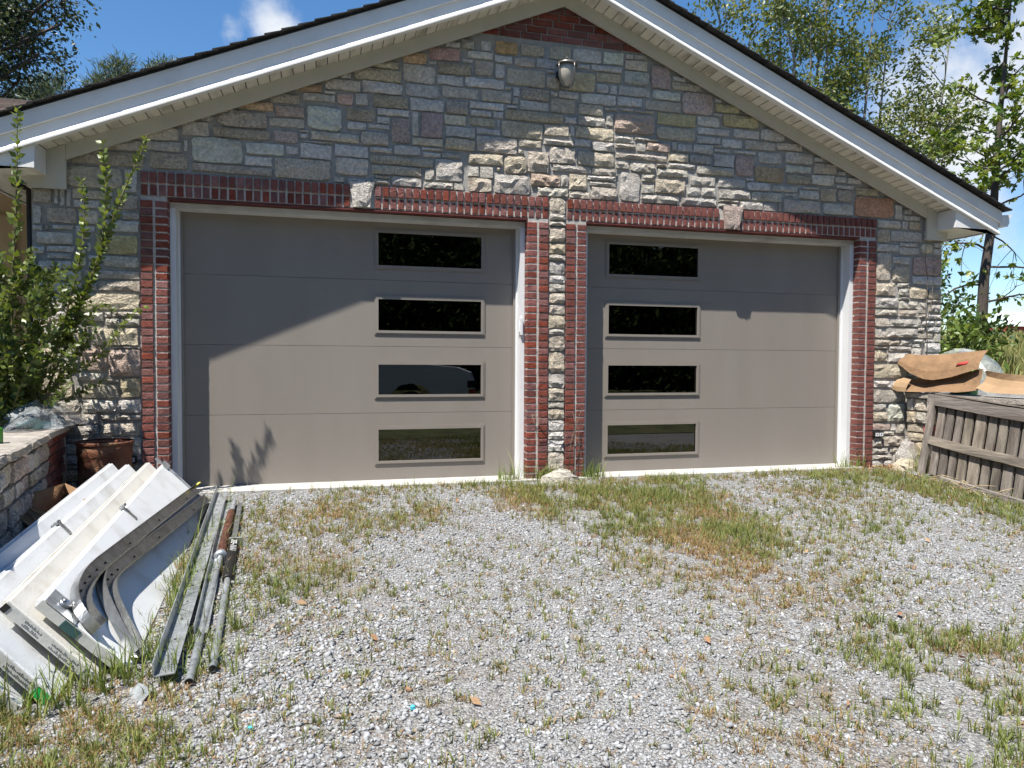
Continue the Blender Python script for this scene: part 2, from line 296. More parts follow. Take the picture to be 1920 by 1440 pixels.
g = np_mesh('ground', np.stack([GX, GY, GZ], -1).reshape(-1, 3), F, m); tag(g, kind='structure')
lx = np.linspace(-40, 40, 41); ly = np.concatenate([[-60, -45, -34, -26, -20, -16], np.linspace(-14, -6.6, 14)]); LX_, LY_ = np.meshgrid(lx, ly)
M['lawn'] = pm('rough_lawn', (.075, .085, .03), .95, .5, 3.0, 0.9, 20, stain=(.14, .11, .06), stain_amt=.7, stain_scale=1.1)
I2 = np.arange(len(lx) * len(ly)).reshape(len(ly), len(lx)); tag(np_mesh('lawn', np.stack([LX_, LY_, gz(LX_, LY_) + .012], -1).reshape(-1, 3), np.stack([I2[:-1, :-1], I2[:-1, 1:], I2[1:, 1:], I2[1:, :-1]], -1).reshape(-1, 4), M['lawn']), kind='structure')
# rough meadow that climbs behind the yard
fx = np.concatenate([np.linspace(8, 24, 10), np.geomspace(26, 400, 24)]); fy = np.concatenate([np.linspace(-2.5, 20, 16), np.geomspace(23, 480, 24)])
FX, FY = np.meshgrid(fx, fy); FZ = gz(FX, FY) + 0.03 + 0.10 * np.sin(FX * .35) * np.sin(FY * .3) + .1
FF = np.arange(len(fx) * len(fy)).reshape(len(fy), len(fx)); FF = np.stack([FF[:-1, :-1], FF[:-1, 1:], FF[1:, 1:], FF[1:, :-1]], -1).reshape(-1, 4)
M['meadow'] = pm('meadow_green', (.145, .155, .055), .95, .4, 1.5, 0.9, 6, stain=(.26, .21, .10), stain_amt=.7, stain_scale=.7)
tag(np_mesh('field', np.stack([FX, FY, FZ], -1).reshape(-1, 3), FF, M['meadow'], smooth=True), kind='structure')

# ---------------------------------------------------------------- the garage
XA, XB, XC, XD, XE, XF, XG, XH = -3.5354, -3.3297, -0.2057, 0.0, 0.179, 0.3847, 3.5087, 3.7144
HB, HT = 2.46, 2.668                                        # header: bottom, top
APX, APZ, SL = 0.135, 4.474, 0.4167
zf = lambda x: APZ - SL * abs(x - APX)
WLX, WRX = -4.33, 4.60
G = empty('garage', (APX, 0, 0), 'stone and red brick gabled garage with two taupe roller doors', 'garage')
b = MB()
b.prism([(WLX, -.3), (XA, -.3), (XA, HT), (WLX, HT)], .015, .24)
b.prism([(XD, -.3), (XE, -.3), (XE, HT), (XD, HT)], .015, .24)
b.prism([(XH, -.3), (WRX, -.3), (WRX, HT), (XH, HT)], .015, .24)
b.prism([(WLX, HT), (WRX, HT), (WRX, zf(WRX) + .09), (APX, APZ + .09), (WLX, zf(WLX) + .09)], .015, .24)
b.box(WLX, WLX + .2, .24, 9, -.3, 2.70); b.box(WRX - .2, WRX, .24, 9, -.3, 2.70); b.box(WLX, WRX, 9, 9.2, -.3, 2.7)
b.obj('wall', M['mortar'], G)
b = MB()
b.box(WLX + .2, WRX - .2, .30, 9, 2.62, 2.66); b.box(WLX + .202, WLX + .22, .30, 9, -.02, 2.62); b.box(WRX - .22, WRX - .202, .30, 9, -.02, 2.62); b.box(WLX + .22, WRX - .22, 8.9, 8.98, -.02, 2.62)
b.obj('interior_lining', M['inside'], G)
# two rooms' worth of things glimpsed through the panes
b = MB(); b.box(.55, .95, 2.2, 2.24, 0, 1.75); b.obj('leaning_board', M['trim'], G)
b = MB()
for x0, x1 in ((XA, XB), (XC, XD), (XE, XF), (XG, XH)): b.box(x0 + .004, x1 - .004, .0035, .22, -.3, HB)
for x0, x1 in ((XA, XD), (XE, XH)): b.box(x0 + .004, x1 - .004, .0055, .22, HB + .003, HT - .003)
b.obj('mortar_bed', M['bmortar'], G)

# stones of the facade, traced course by course: x0, x1, z0, z1 in millimetres, kind
STONES = "-3823,-3518,2824,2908,d;-3613,-3236,2924,3034,d;-3484,-3218,2841,2912,g;-3210,-3003,2993,3101,d;-3198,-3169,2848,2945,g;-4083,-3500,2688,2807,t;-3472,-3161,2697,2829,t;-4088,-3663,2506,2676,d;-3651,-3555,2478,2670,g;-4126,-4090,2343,2479,g;-4167,-4138,2360,2470,d;-4031,-3743,2411,2478,d;-3730,-3548,2338,2466,t;-3062,-2954,3113,3162,t;-2931,-2529,3086,3230,t;-2971,-2508,2992,3071,t;-2769,-2483,3244,3314,o;-2507,-2267,3326,3400,t;-2471,-2226,3211,3300,p;-2517,-2230,3119,3199,d;-2294,-2079,3442,3512,o;-2239,-1966,3364,3429,g;-2061,-1963,3441,3464,g;-2205,-1912,3123,3322,c;-2481,-2282,2988,3085,p;-2265,-2195,3092,3107,g;-2265,-2196,3040,3080,g;-2227,-1989,3006,3020,g;-3138,-2735,2769,2980,c;-2715,-2397,2870,2964,c;-2385,-2273,2893,2964,g;-2722,-2493,2772,2850,g;-2261,-1996,2869,2994,g;-2479,-2007,2684,2857,t;-3138,-2493,2694,2757,t;-2052,-1750,3482,3576,d;-1919,-1826,3589,3633,g;-1803,-1389,3599,3700,y;-1641,-1409,3714,3772,d;-1738,-1381,3485,3587,g;-1381,-1157,3786,3883,o;-1145,-856,3840,3948,q;-1144,-1077,3797,3821,g;-1377,-1084,3612,3774,d;-1357,-1052,3489,3600,g;-1063,-754,3728,3822,t;-1062,-826,3623,3707,g;-1023,-684,3514,3611,d;-992,-853,3964,4017,g;-841,-726,3969,4050,t;-834,-736,3847,3876,g;-1950,-1811,3357,3461,x;-1799,-1682,3365,3467,r;-1642,-1326,3367,3473,t;-1314,-1005,3369,3473,g;-984,-777,3373,3493,t;-1879,-1619,3231,3339,t;-1864,-1701,3148,3217,d;-1689,-1494,3173,3214,g;-1601,-1320,3298,3354,g;-1607,-1494,3227,3282,q;-1480,-1309,3064,3278,p;-1297,-1234,3138,3355,g;-1219,-1015,3138,3351,m;-1749,-1502,3024,3136,t;-2175,-1761,3032,3107,d;-1290,-1014,3056,3126,d;-999,-803,3273,3357,d;-1972,-1685,2905,3012,g;-1673,-1469,2968,3010,g;-1457,-1216,2964,3044,g;-1204,-1014,3019,3043,g;-1196,-1033,2960,3002,r;-988,-717,3161,3257,g;-999,-713,3039,3149,y;-1021,-845,2967,3007,w;-1668,-1102,2866,2942,t;-1652,-1211,2776,2854,t;-1969,-1680,2748,2893,d;-1979,-1887,2678,2729,w;-1619,-1491,2737,2763,w;-1641,-1491,2677,2725,w;-1476,-1207,2678,2764,w;-1181,-1094,2755,2849,t;-1082,-829,2752,2948,w;-1188,-923,2678,2734,w;-911,-820,2679,2740,w;-658,-568,3971,4058,d;-532,-305,3959,4069,o;-281,-45,3976,4081,y;0,216,3968,4092,d;232,528,3970,4096,g;546,755,3980,4099,c;-790,-544,3888,3955,g;-531,-365,3872,3945,g;-348,-138,3867,3947,d;-126,50,3871,3956,g;267,402,3906,3954,g;419,736,3904,3958,g;-720,-543,3744,3871,t;-527,-436,3739,3860,g;-416,-45,3688,3838,d;-19,59,3831,3859,g;-33,101,3689,3819,d;118,461,3694,3882,v;473,737,3805,3892,v;-809,-443,3629,3716,g;-431,-373,3640,3663,g;-656,-372,3510,3617,d;-358,-291,3586,3667,o;-360,-300,3509,3570,y;-274,3,3566,3674,t;15,84,3623,3668,g;96,294,3617,3677,g;480,600,3699,3784,g;-764,-446,3437,3498,g;-410,-314,3471,3497,g;-288,-5,3470,3553,g;16,262,3467,3604,d;316,679,3588,3682,g;291,542,3477,3576,t;563,693,3538,3566,w;-765,-557,3368,3420,g;-545,-450,3371,3424,g;-776,-525,3280,3356,d;-505,-479,3286,3351,g;-434,144,3362,3455,t;156,276,3380,3440,g;288,565,3375,3459,w;577,652,3391,3510,w;-702,-476,3209,3261,g;-464,-62,3206,3345,t;-48,197,3254,3350,t;209,255,3263,3361,d;268,652,3250,3363,t;-701,-316,3047,3191,t;-296,-76,3123,3194,d;-50,244,3166,3214,w;256,419,3173,3238,g;431,664,3142,3228,w;-304,-247,3058,3093,w;-775,-450,2933,3027,t;-438,-220,2865,3027,t;-208,-3,2893,3091,y;9,265,2996,3149,t;291,667,2998,3130,t;37,428,2920,2984,w;440,699,2916,2975,w;-779,-680,2815,2905,t;-668,-543,2811,2908,t;-507,-475,2876,2915,w;-775,-554,2677,2799,t;-531,-188,2678,2853,w;-176,111,2774,2881,p;123,190,2774,2890,w;203,380,2754,2899,t;392,682,2861,2903,w;412,687,2809,2849,w;427,697,2680,2797,t;-114,191,2678,2762,w;210,415,2678,2742,t;773,858,4054,4100,g;871,990,4063,4104,d;767,1007,3953,4042,d;759,1029,3819,3939,c;615,689,3698,3780,g;701,1034,3701,3793,g;1046,1254,3797,4023,m;1280,1420,3893,3938,d;1273,1601,3806,3881,d;1065,1362,3697,3781,c;987,1375,3583,3685,d;1387,1728,3592,3791,p;1750,1820,3727,3767,d;1751,2024,3631,3715,v;692,949,3595,3686,g;717,860,3551,3576,g;872,1087,3550,3571,g;664,1084,3345,3526,p;1117,1532,3456,3570,v;1554,1806,3479,3573,g;1740,1826,3593,3618,g;1564,1926,3400,3466,g;1108,1535,3316,3430,d;669,868,3248,3309,w;880,1131,3278,3304,w;676,884,3188,3232,w;901,995,3168,3251,t;1007,1258,3190,3265,p;1276,1331,3208,3292,w;1345,1496,3205,3281,g;1514,1733,3205,3290,g;1554,1815,3311,3379,g;1834,2062,3290,3376,g;1750,1822,3280,3299,g;1748,1925,3234,3264,g;679,1224,3091,3142,t;1236,1461,3100,3178,t;1473,1720,3100,3183,w;1745,1976,3095,3210,g;1988,2196,3018,3220,m;1959,2222,3237,3268,g;680,818,2987,3059,t;830,1104,2973,3062,w;1116,1225,3033,3066,w;1238,1539,3040,3088,w;1127,1449,2951,3021,w;1551,1971,3001,3078,w;726,940,2679,2960,w;960,1091,2886,2949,w;957,1088,2776,2855,t;1106,1428,2784,2923,y;1487,1765,2887,2973,w;1798,2107,2886,2975,w;1451,1601,2777,2865,w;1613,1767,2777,2867,w;1810,2167,2775,2865,w;952,1361,2678,2752,w;1389,1787,2678,2758,w;1801,2033,2737,2756,w;1838,2244,3497,3619,v;1960,2257,3397,3482,g;2278,2560,3396,3509,g;2099,2451,3293,3379,g;2467,2775,3312,3384,d;2251,2533,3162,3271,g;2570,2895,3183,3297,g;2214,2556,2968,3125,z;2568,2882,3086,3159,c;2919,3203,3100,3207,t;2917,3026,3224,3265,d;2585,2878,2976,3060,t;2894,3172,2978,3086,g;3184,3322,3025,3083,g;3215,3304,3105,3138,d;3339,3507,3018,3084,d;2123,2402,2877,2956,g;2428,2725,2883,2944,g;2794,2983,2931,2952,g;2119,2202,2974,2994,g;2742,2985,2828,2915,g;3001,3198,2820,2949,y;3221,3393,2827,2946,t;3202,3408,2961,2998,g;2181,2535,2771,2862,w;2045,2306,2678,2755,w;2322,2486,2676,2754,w;2498,2544,2678,2759,w;2556,3004,2679,2808,t;2577,2694,2846,2867,g;3037,3413,2681,2798,g;3447,3729,2909,2987,y;3438,3936,2678,2891,q;3950,4053,2673,2840,g;4065,4169,2736,2792,y;4065,4285,2675,2724,d;3726,4026,2568,2659,g;4047,4126,2566,2661,g;4147,4301,2573,2659,y;3722,3892,2422,2547,t;3905,4318,2445,2546,g;3726,4010,2320,2399,g;4022,4253,2391,2428,g;4022,4295,2301,2378,g;4308,4467,2316,2433,d;4479,4586,2395,2450,d;4479,4588,2311,2380,g;3932,4170,2192,2271,g;4205,4592,2083,2283,m;3726,3919,2009,2308,t;3931,4166,2005,2169,y;4205,4600,1980,2070,g;3726,3971,1846,1977,t;4014,4161,1945,1988,w;4031,4162,1854,1927,w;4180,4409,1828,1955,y;4421,4600,1828,1937,t;3726,4012,1713,1820,w;4032,4168,1805,1833,w;4042,4285,1714,1792,w;4297,4398,1663,1784,w;4410,4600,1785,1813,w;4432,4591,1679,1763,w;3726,4014,1628,1692,w;4044,4282,1622,1693,t;4313,4396,1614,1651,w;4411,4600,1604,1652,r;4346,4505,1528,1582,r;4520,4600,1531,1584,r;4408,4600,1458,1509,r;3726,3912,1505,1600,t;3924,4323,1511,1593,w;3726,3811,1389,1478,t;3823,3864,1384,1455,w;3876,4278,1387,1488,w;4290,4378,1465,1499,w;4290,4499,1388,1444,w;4513,4600,1350,1446,t;3726,4045,1305,1364,y;4060,4213,1303,1373,t;4226,4387,1341,1374,g;4399,4501,1349,1376,g;4228,4315,1285,1325,g;4399,4600,1231,1334,g;3726,3759,1267,1289,w;3771,3892,1266,1285,w;3915,4205,1240,1291,w;3726,3902,1134,1247,t;3917,4161,1123,1217,g;4217,4386,1143,1272,w;4402,4600,1131,1218,g;3726,4159,943,1100,t;3726,3939,840,911,g;3951,4175,839,910,g;3726,4140,678,815,t;3726,3895,591,661,t;3726,3913,465,573,t;3925,4136,462,659,c;3726,3952,377,448,p;3964,4023,368,437,p;4035,4150,335,436,y;3726,4000,317,356,w;3726,3843,194,294,t;3860,4136,199,305,t;3726,3916,119,175,w;3960,4138,127,184,w;3726,3971,53,100,w;3726,3865,-21,41,g;3877,3991,-25,39,g;4007,4150,-30,104,w;4173,4357,965,1131,w;4187,4362,816,935,g;4167,4366,667,786,w;4172,4371,458,645,t;-4320,-4179,2362,2472,d;-4078,-4047,2339,2477,g;-4023,-3840,2337,2399,d;-4220,-4004,2204,2325,t;-4320,-4260,2192,2343,d;-4178,-4030,2155,2188,g;-4294,-4039,2032,2126,g;-4224,-4024,1972,2020,g;-4225,-4041,1916,1960,g;-4320,-4240,1950,2011,g;-3800,-3680,2272,2309,g;-3668,-3543,2263,2311,t;-4018,-3876,2138,2188,g;-3801,-3543,2154,2250,g;-3974,-3909,2082,2123,p;-3877,-3558,1974,2126,v;-3927,-3837,1914,1955,g;-3928,-3850,1862,1902,g;-3821,-3546,1866,1955,w;-3961,-3543,1770,1838,t;-4160,-4042,1832,1902,d;-4283,-4172,1827,1898,g;-4129,-3978,1739,1820,g;-4314,-4141,1738,1814,d;-3992,-3842,2205,2318,d;-4320,-4253,2138,2180,d;-4320,-4295,1832,1938,g;-3955,-3867,1667,1724,g;-3855,-3544,1671,1750,t;-4098,-3546,1516,1647,t;-4220,-3979,1659,1726,g;-4191,-4079,1426,1487,r;-4063,-3820,1421,1491,g;-3808,-3764,1457,1495,g;-3752,-3542,1463,1502,w;-3806,-3547,1384,1445,w;-3902,-3561,1225,1365,t;-4047,-3927,1220,1358,d;-3995,-3797,1011,1200,p;-3751,-3545,1199,1213,w;-4320,-4110,1509,1630,g;-4320,-4211,1369,1485,d;-4198,-4059,1218,1408,g;-4320,-4210,1216,1355,g;-3785,-3547,962,1187,p;-4170,-4011,1010,1196,g;-4320,-4182,1009,1194,d;-4029,-3824,924,998,g;-3808,-3712,914,944,w;-3699,-3545,789,950,y;-3986,-3711,786,898,d;-3983,-3733,666,774,g;-3721,-3542,663,772,w;-3849,-3547,604,647,w;-3856,-3547,474,582,t;-3657,-3547,258,451,w;-4320,-4054,789,997,d;-4297,-3999,674,774,g;-4179,-3868,574,654,d;-4180,-3870,481,562,g;-3896,-3670,365,457,g;-3898,-3669,262,353,d;-3662,-3547,144,246,t;8,171,2454,2516,t;8,171,2399,2442,w;8,171,2244,2387,t;8,171,2138,2232,y;8,171,2071,2126,t;8,171,1938,2059,w;8,171,1860,1926,g;8,171,1773,1848,w;8,171,1659,1761,t;8,171,1558,1647,t;8,171,1429,1546,t;8,171,1365,1417,w;8,171,1208,1353,t;8,171,998,1196,y;8,171,857,985,w;8,171,728,845,t;8,171,661,716,w;8,171,552,649,t;8,171,443,540,g;8,171,357,431,g;8,171,245,345,g;8,171,48,233,t;-4316,-4144,-117,-23,g;-4136,-3904,-117,-3,g;-3896,-3764,-117,-63,g;-3756,-3544,-117,17,d;3724,3836,-117,-43,t;3844,4116,-117,-63,d;4124,4276,-117,-63,d;4284,4456,-117,-63,w;4464,4596,-117,-23,g;-3896,-3764,-57,37,d;4184,4316,-57,77,d;4324,4456,-57,57,t;-4316,-4144,-17,57,g;4464,4596,-17,77,g;-4136,-3904,3,97,g;-3756,-3564,23,117,w;-3896,-3764,43,157,w;-4316,-4144,63,157,w;4324,4456,63,137,g;4184,4316,83,177,g;4464,4596,83,137,w;-4136,-3904,103,197,t;-3756,-3684,123,237,w;4324,4596,143,217,g;-4316,-4144,163,237,w;-3896,-3764,163,237,d;4184,4316,183,277,w;-4136,-3904,203,237,w;4324,4536,223,277,g;4544,4596,223,317,t;-4316,-4024,243,317,g;-4016,-3924,243,317,d;4164,4416,283,317,g;4424,4536,283,337,d;-4316,-4004,323,417,g;-3996,-3924,323,417,d;4184,4336,323,437,t;4344,4416,323,377,d;4544,4596,323,397,w;4424,4536,343,417,d;4344,4416,383,437,g;4544,4596,403,537,g;-4316,-4104,423,457,w;-4096,-3944,423,457,d;4424,4536,423,537,g;-4316,-4204,463,517,g;-4316,-4204,523,597,t;4424,4596,543,597,t;-4316,-4204,603,657,g;4404,4596,603,657,g;4384,4596,663,757,w;4384,4596,763,837,w;-4036,-4004,803,877,w;4384,4596,843,957,g;4384,4596,963,1037,w;4384,4596,1043,1097,w;-4316,-4244,1663,1717,d;-4016,-3984,1843,1937,g;-3976,-3944,1863,1997,g;-3936,-3904,1983,2057,g;-3976,-3944,2003,2057,t;-4236,-4204,2143,2177,w;-3856,-3824,2143,2177,w;-3816,-3764,2343,2377,d;4344,4456,2463,2577,g;4464,4596,2483,2557,g;-4316,-4124,2503,2617,g;4464,4596,2563,2617,t;4344,4456,2583,2677,w;-1856,-1704,2683,2717,d;-1696,-1664,2683,2717,t;1804,1936,2683,2717,w;1944,2016,2683,2717,w;104,236,3903,3937,t"
def stone_mesh(w, h, depth, rough, r, taper=(0, 0)):
    nx = max(2, min(7, round(w / .045))); nz = max(2, min(5, round(h / .04)))
    P = {}
    cr = min(w, h) * (r.uniform(.02, .16) if taper == (0, 0) else .01)
    sk = [r.uniform(-1, 1) * min(.012, h * .09) for _ in range(4)]
    for i in range(nx + 1):
        for j in range(nz + 1):
            s, t = i / nx, j / nz
            x = (s - .5) * w; z = (t - .5) * h
            top = sk[0] * (1 - s) + sk[1] * s; bot = sk[2] * (1 - s) + sk[3] * s
            z += top * t * .6 + bot * (1 - t) * .6
            if taper != (0, 0): x *= taper[0] * (1 - t) + taper[1] * t
            edge = i in (0, nx) or j in (0, nz); corner = i in (0, nx) and j in (0, nz)
            if corner: x -= math.copysign(cr * r.uniform(.3, 1), x); z -= math.copysign(cr * r.uniform(.3, 1), z)
            elif edge:
                if i in (0, nx): x -= math.copysign(abs(r.gauss(0, .006)), x)
                else: z -= math.copysign(abs(r.gauss(0, .004)), z)
            else: x += r.uniform(-.25, .25) * w / nx; z += r.uniform(-.25, .25) * h / nz
            y = -depth * (r.uniform(.45, .9) if edge else 1) - (0 if edge else r.uniform(-.6, 1) * rough)
            P[i, j] = (x, y, z)
    V = [P[i, j] for i in range(nx + 1) for j in range(nz + 1)]; I = lambda i, j: i * (nz + 1) + j
    Fc = []
    for i in range(nx):
        for j in range(nz):
            q = (I(i, j), I(i + 1, j), I(i + 1, j + 1), I(i, j + 1))
            if r.random() < .5: Fc += [(q[0], q[1], q[2]), (q[0], q[2], q[3])]
            else: Fc += [(q[0], q[1], q[3]), (q[1], q[2], q[3])]
    rim = [I(i, 0) for i in range(nx + 1)] + [I(nx, j) for j in range(1, nz + 1)] + [I(i, nz) for i in range(nx - 1, -1, -1)] + [I(0, j) for j in range(nz - 1, 0, -1)]
    bse = len(V); V += [(V[k][0] * 1.01, .022, V[k][2] * 1.01) for k in rim]
    for k in range(len(rim)):
        k2 = (k + 1) % len(rim); Fc.append((rim[k2], rim[k], bse + k, bse + k2))
    return V, Fc
def stone_piece(name, c, w, h, kind, parent, r, rotz=0, taper=(0, 0), depth=None, sink=None):
    ro = kind in 'twypxr'
    dp = depth or (r.uniform(.015, .028) if ro else r.uniform(.013, .025)); rg = dp * (.55 if ro else .42)
    if kind in 'rq': rg = .004
    if taper != (0, 0): rg = .003
    V, Fc = stone_mesh(w, h, dp, rg, r, taper)
    if sink is not None:
        Mx = Matrix.Rotation(rotz, 4, 'Z'); sink.add([Mx @ Vector(p) + Vector(c) for p in V], Fc); return None
    me = bpy.data.meshes.new(name); me.from_pydata(V, [], Fc); me.update()
    o = new_obj(name, me, parent, c, M['s' + kind]); o.rotation_euler.z = rotz
    return o
ST = []
for s in (STONES + ';8,171,2505,2665,t').split(';'):
    p = s.split(','); x0, x1, z0, z1 = [int(v) / 1000 for v in p[:4]]
    if z1 > zf((x0 + x1) / 2) + .12: z1 = max(z0 + .02, min(z1, zf((x0 + x1) / 2) + .1))
    ST.append((x0, x1, z0, z1, p[4]))
ST.sort(key=lambda s: -(s[1] - s[0]) * (s[3] - s[2]))
rest = {}
r = random.Random(5)
for k, (x0, x1, z0, z1, kd) in enumerate(ST):
    c = ((x0 + x1) / 2, .012, (z0 + z1) / 2)
    if k < 298: stone_piece('stone', c, x1 - x0, z1 - z0, kd, G, r)
    else: stone_piece('stone', c, x1 - x0, z1 - z0, kd, G, r, sink=rest.setdefault('w' if kd in 'wty' else 'g', MB()))
for k, bb in rest.items():
    o = bb.obj('small_stone_chinking', M['s' + k], G); o['kind'] = 'stuff'
# keystones over the doors
stone_piece('keystone', (-1.742, -.005, 2.577), .235, .232, 'w', G, r, taper=(.62, 1.0), depth=.03)
stone_piece('keystone', (1.960, -.005, 2.577), .225, .232, 'p', G, r, taper=(.68, 1.0), depth=.03)

# bricks: variants share mesh data
def brick_mesh(w, h, d, r, name='brick'):
    V = []
    for y, k in ((0, .003), (.004, 0), (d, 0)):
        for sx, sz in ((-1, -1), (1, -1), (1, 1), (-1, 1)):
            V.append((sx * (w / 2 - k - abs(r.gauss(0, .0012))), y + (r.gauss(0, .001) if y == 0 else 0), sz * (h / 2 - k - abs(r.gauss(0, .001)))))
    Fc = [(0, 1, 2, 3)] + [(a + (k + 1) % 4, a + k, a + 4 + k, a + 4 + (k + 1) % 4) for a in (0, 4) for k in range(4)] + [(11, 10, 9, 8)]
    me = bpy.data.meshes.new(name); me.from_pydata(V, [], Fc); me.update(); me.materials.append(M['brick']); return me
r = random.Random(9)
BH = [brick_mesh(.0925, .0540, .093, r) for _ in range(6)]      # headers stacked in the piers
BV = [brick_mesh(.0550, .0890, .12, r) for _ in range(6)]       # on end over the doors
BS = [brick_mesh(.194, .0565, .06, r) for _ in range(5)]        # stretchers in the gable tip
BR = []
pitch = HB / 37
for ia, (x0, x1, outer) in enumerate(((XA, XB, -1), (XC, XD, 1), (XE, XF, -1), (XG, XH, 1))):
    for k in range(37):
        z = (k + .5) * pitch - .03
        for side in (-1, 1):
            x = x0 + .0468 if side < 0 else x1 - .0468
            BR.append((r.choice(BH), (x + r.gauss(0, .0008), (-.011 if side == outer else -.001) + r.uniform(-.001, .001), z), 0, r.gauss(0, .006)))
for x0, x1, kx in ((XA, XD, -1.742), (XE, XH, 1.960)):
    n = 52; p = (x1 - x0) / n
    for row, (zc, yy) in enumerate(((HB + .052, -0.001), (HB + .156, -.013))):
        hw = .062 if row == 0 else .098
        for k in range(n):
            x = x0 + (k + .5) * p
            if abs(x - kx) < hw + .022: continue
            BR.append((r.choice(BV), (x + r.gauss(0, .001), yy + r.uniform(-.001, .001), zc), 1, r.gauss(0, .012)))
for row in range(6):
    z = 4.125 + (row + .5) * .0667; half = (APZ + .06 - z - .03) / SL
    x = APX - half - .1 + (row % 2) * .102
    while x < APX + half + .1:
        if abs(x - APX) < half + .06: BR.append((r.choice(BS), (x, .004 + r.gauss(0, .0015), z), 2, r.gauss(0, .008)))
        x += .2045
# the ones that show largest stay single bricks
cx, cy = -2.04, -6.5
def show(bk): return (1.6 if bk[2] == 2 else 1.0) / ((bk[1][0] - cx) ** 2 + cy ** 2)
BR.sort(key=show, reverse=True)
restb = MB()
for k, (me, loc, kd, ry) in enumerate(BR):
    if k < 298:
        o = new_obj('brick', me, G, loc); o.rotation_euler.y = ry
    else:
        Mx = Matrix.Translation(loc) @ Matrix.Rotation(ry, 4, 'Y'); restb.add([Mx @ v.co for v in me.vertices], [tuple(p.vertices) for p in me.polygons])
o = restb.obj('far_bricks', M['brick'], G); o['kind'] = 'stuff'

# door frames, lintels, doors
def ring(b, o, i, y0, y1):                                     # rectangular ring between two x,z rectangles
    P = lambda q, y: [(q[0], y, q[2]), (q[1], y, q[2]), (q[1], y, q[3]), (q[0], y, q[3])]
    V = P(o, y0) + P(i, y0) + P(o, y1) + P(i, y1); Fc = []
    for k in range(4):
        n = (k + 1) % 4
        Fc += [(k, n, 4 + n, 4 + k), (8 + n, 8 + k, 12 + k, 12 + n), (4 + k, 4 + n, 12 + n, 12 + k), (n, k, 8 + k, 8 + n)]
    return b.add(V, Fc)
WZ = [(.128, .496), (.752, 1.106), (1.353, 1.716), (1.958, 2.332)]
SZ = [(-.012, .6150), (.6176, 1.2388), (1.2414, 1.8558), (1.8584, 2.43)]
for x0, x1, wx0, wx1, lab in ((XB, XC, -1.615, -.565, 'near'), (XF, XG, .680, 1.748, 'far')):
    MB().box(x0 + .002, x1 - .002, .003, .11, HB - .018, HB - .002).obj('lintel', M['lintel'], G)
    fr = MB(); fr.box(x0 + .001, x1 - .001, .094, .27, 2.392, HB - .022); fr.obj('head_trim', M['trim'], G)
    for s in (0, 1):
        j = MB(); xa = x0 + .001 if s == 0 else x1 - .046
        j.box(xa, xa + .045, .094, .27, -.06, 2.390); j.box(xa + (.0451 if s == 0 else -.012), xa + (.057 if s == 0 else -.0001), .205, .238, -.03, 2.388)
        j.obj('door_jamb', M['white'], G)
        st = MB(); xa = x0 + .0585 if s == 0 else x1 - .0785
        st.box(xa, xa + .020, .224, .242, -.012, 2.386).obj('weather_strip', M['taupe'], G)
    D = new_obj('garage_door', None, G, ((x0 + x1) / 2, .243, 0))
    for (z0, z1), (w0, w1) in zip(SZ, WZ):
        b = MB(); ring(b, (x0 + .03, x1 - .03, z0, z1), (wx0 + .032, wx1 - .032, w0 + .032, w1 - .032), .243, .288)
        b.obj('door_section', M['taupe'], D)
        b = MB(); ring(b, (wx0, wx1, w0, w1), (wx0 + .012, wx1 - .012, w0 + .012, w1 - .012), .2345, .2425)
        ring(b, (wx0 + .0122, wx1 - .0122, w0 + .0122, w1 - .0122), (wx0 + .036, wx1 - .036, w0 + .036, w1 - .036), .2300, .2425)
        b.obj('window_frame', M['taupe'], D)
        b = MB().box(wx0 + .0335, wx1 - .0335, .250, .256, w0 + .0335, w1 - .0335); b.obj('window_pane', M['glass'], D)
    MB().box(x0 + .05, x1 - .05, .2465, .2475, -.0125, .006).obj('bottom_seal', M['black'], D)
MB().box(XB - .05, XG + .05, -.085, 9.0, -.20, -.0135).obj('floor_slab', M['slab'], G)
lb = MB(); lb.box(-.2545, -.2295, .07, .115, 1.36, 1.52); lb.box(-.275, -.2545, .085, .105, 1.39, 1.49); lb.obj('latch_box', M['white'], G)

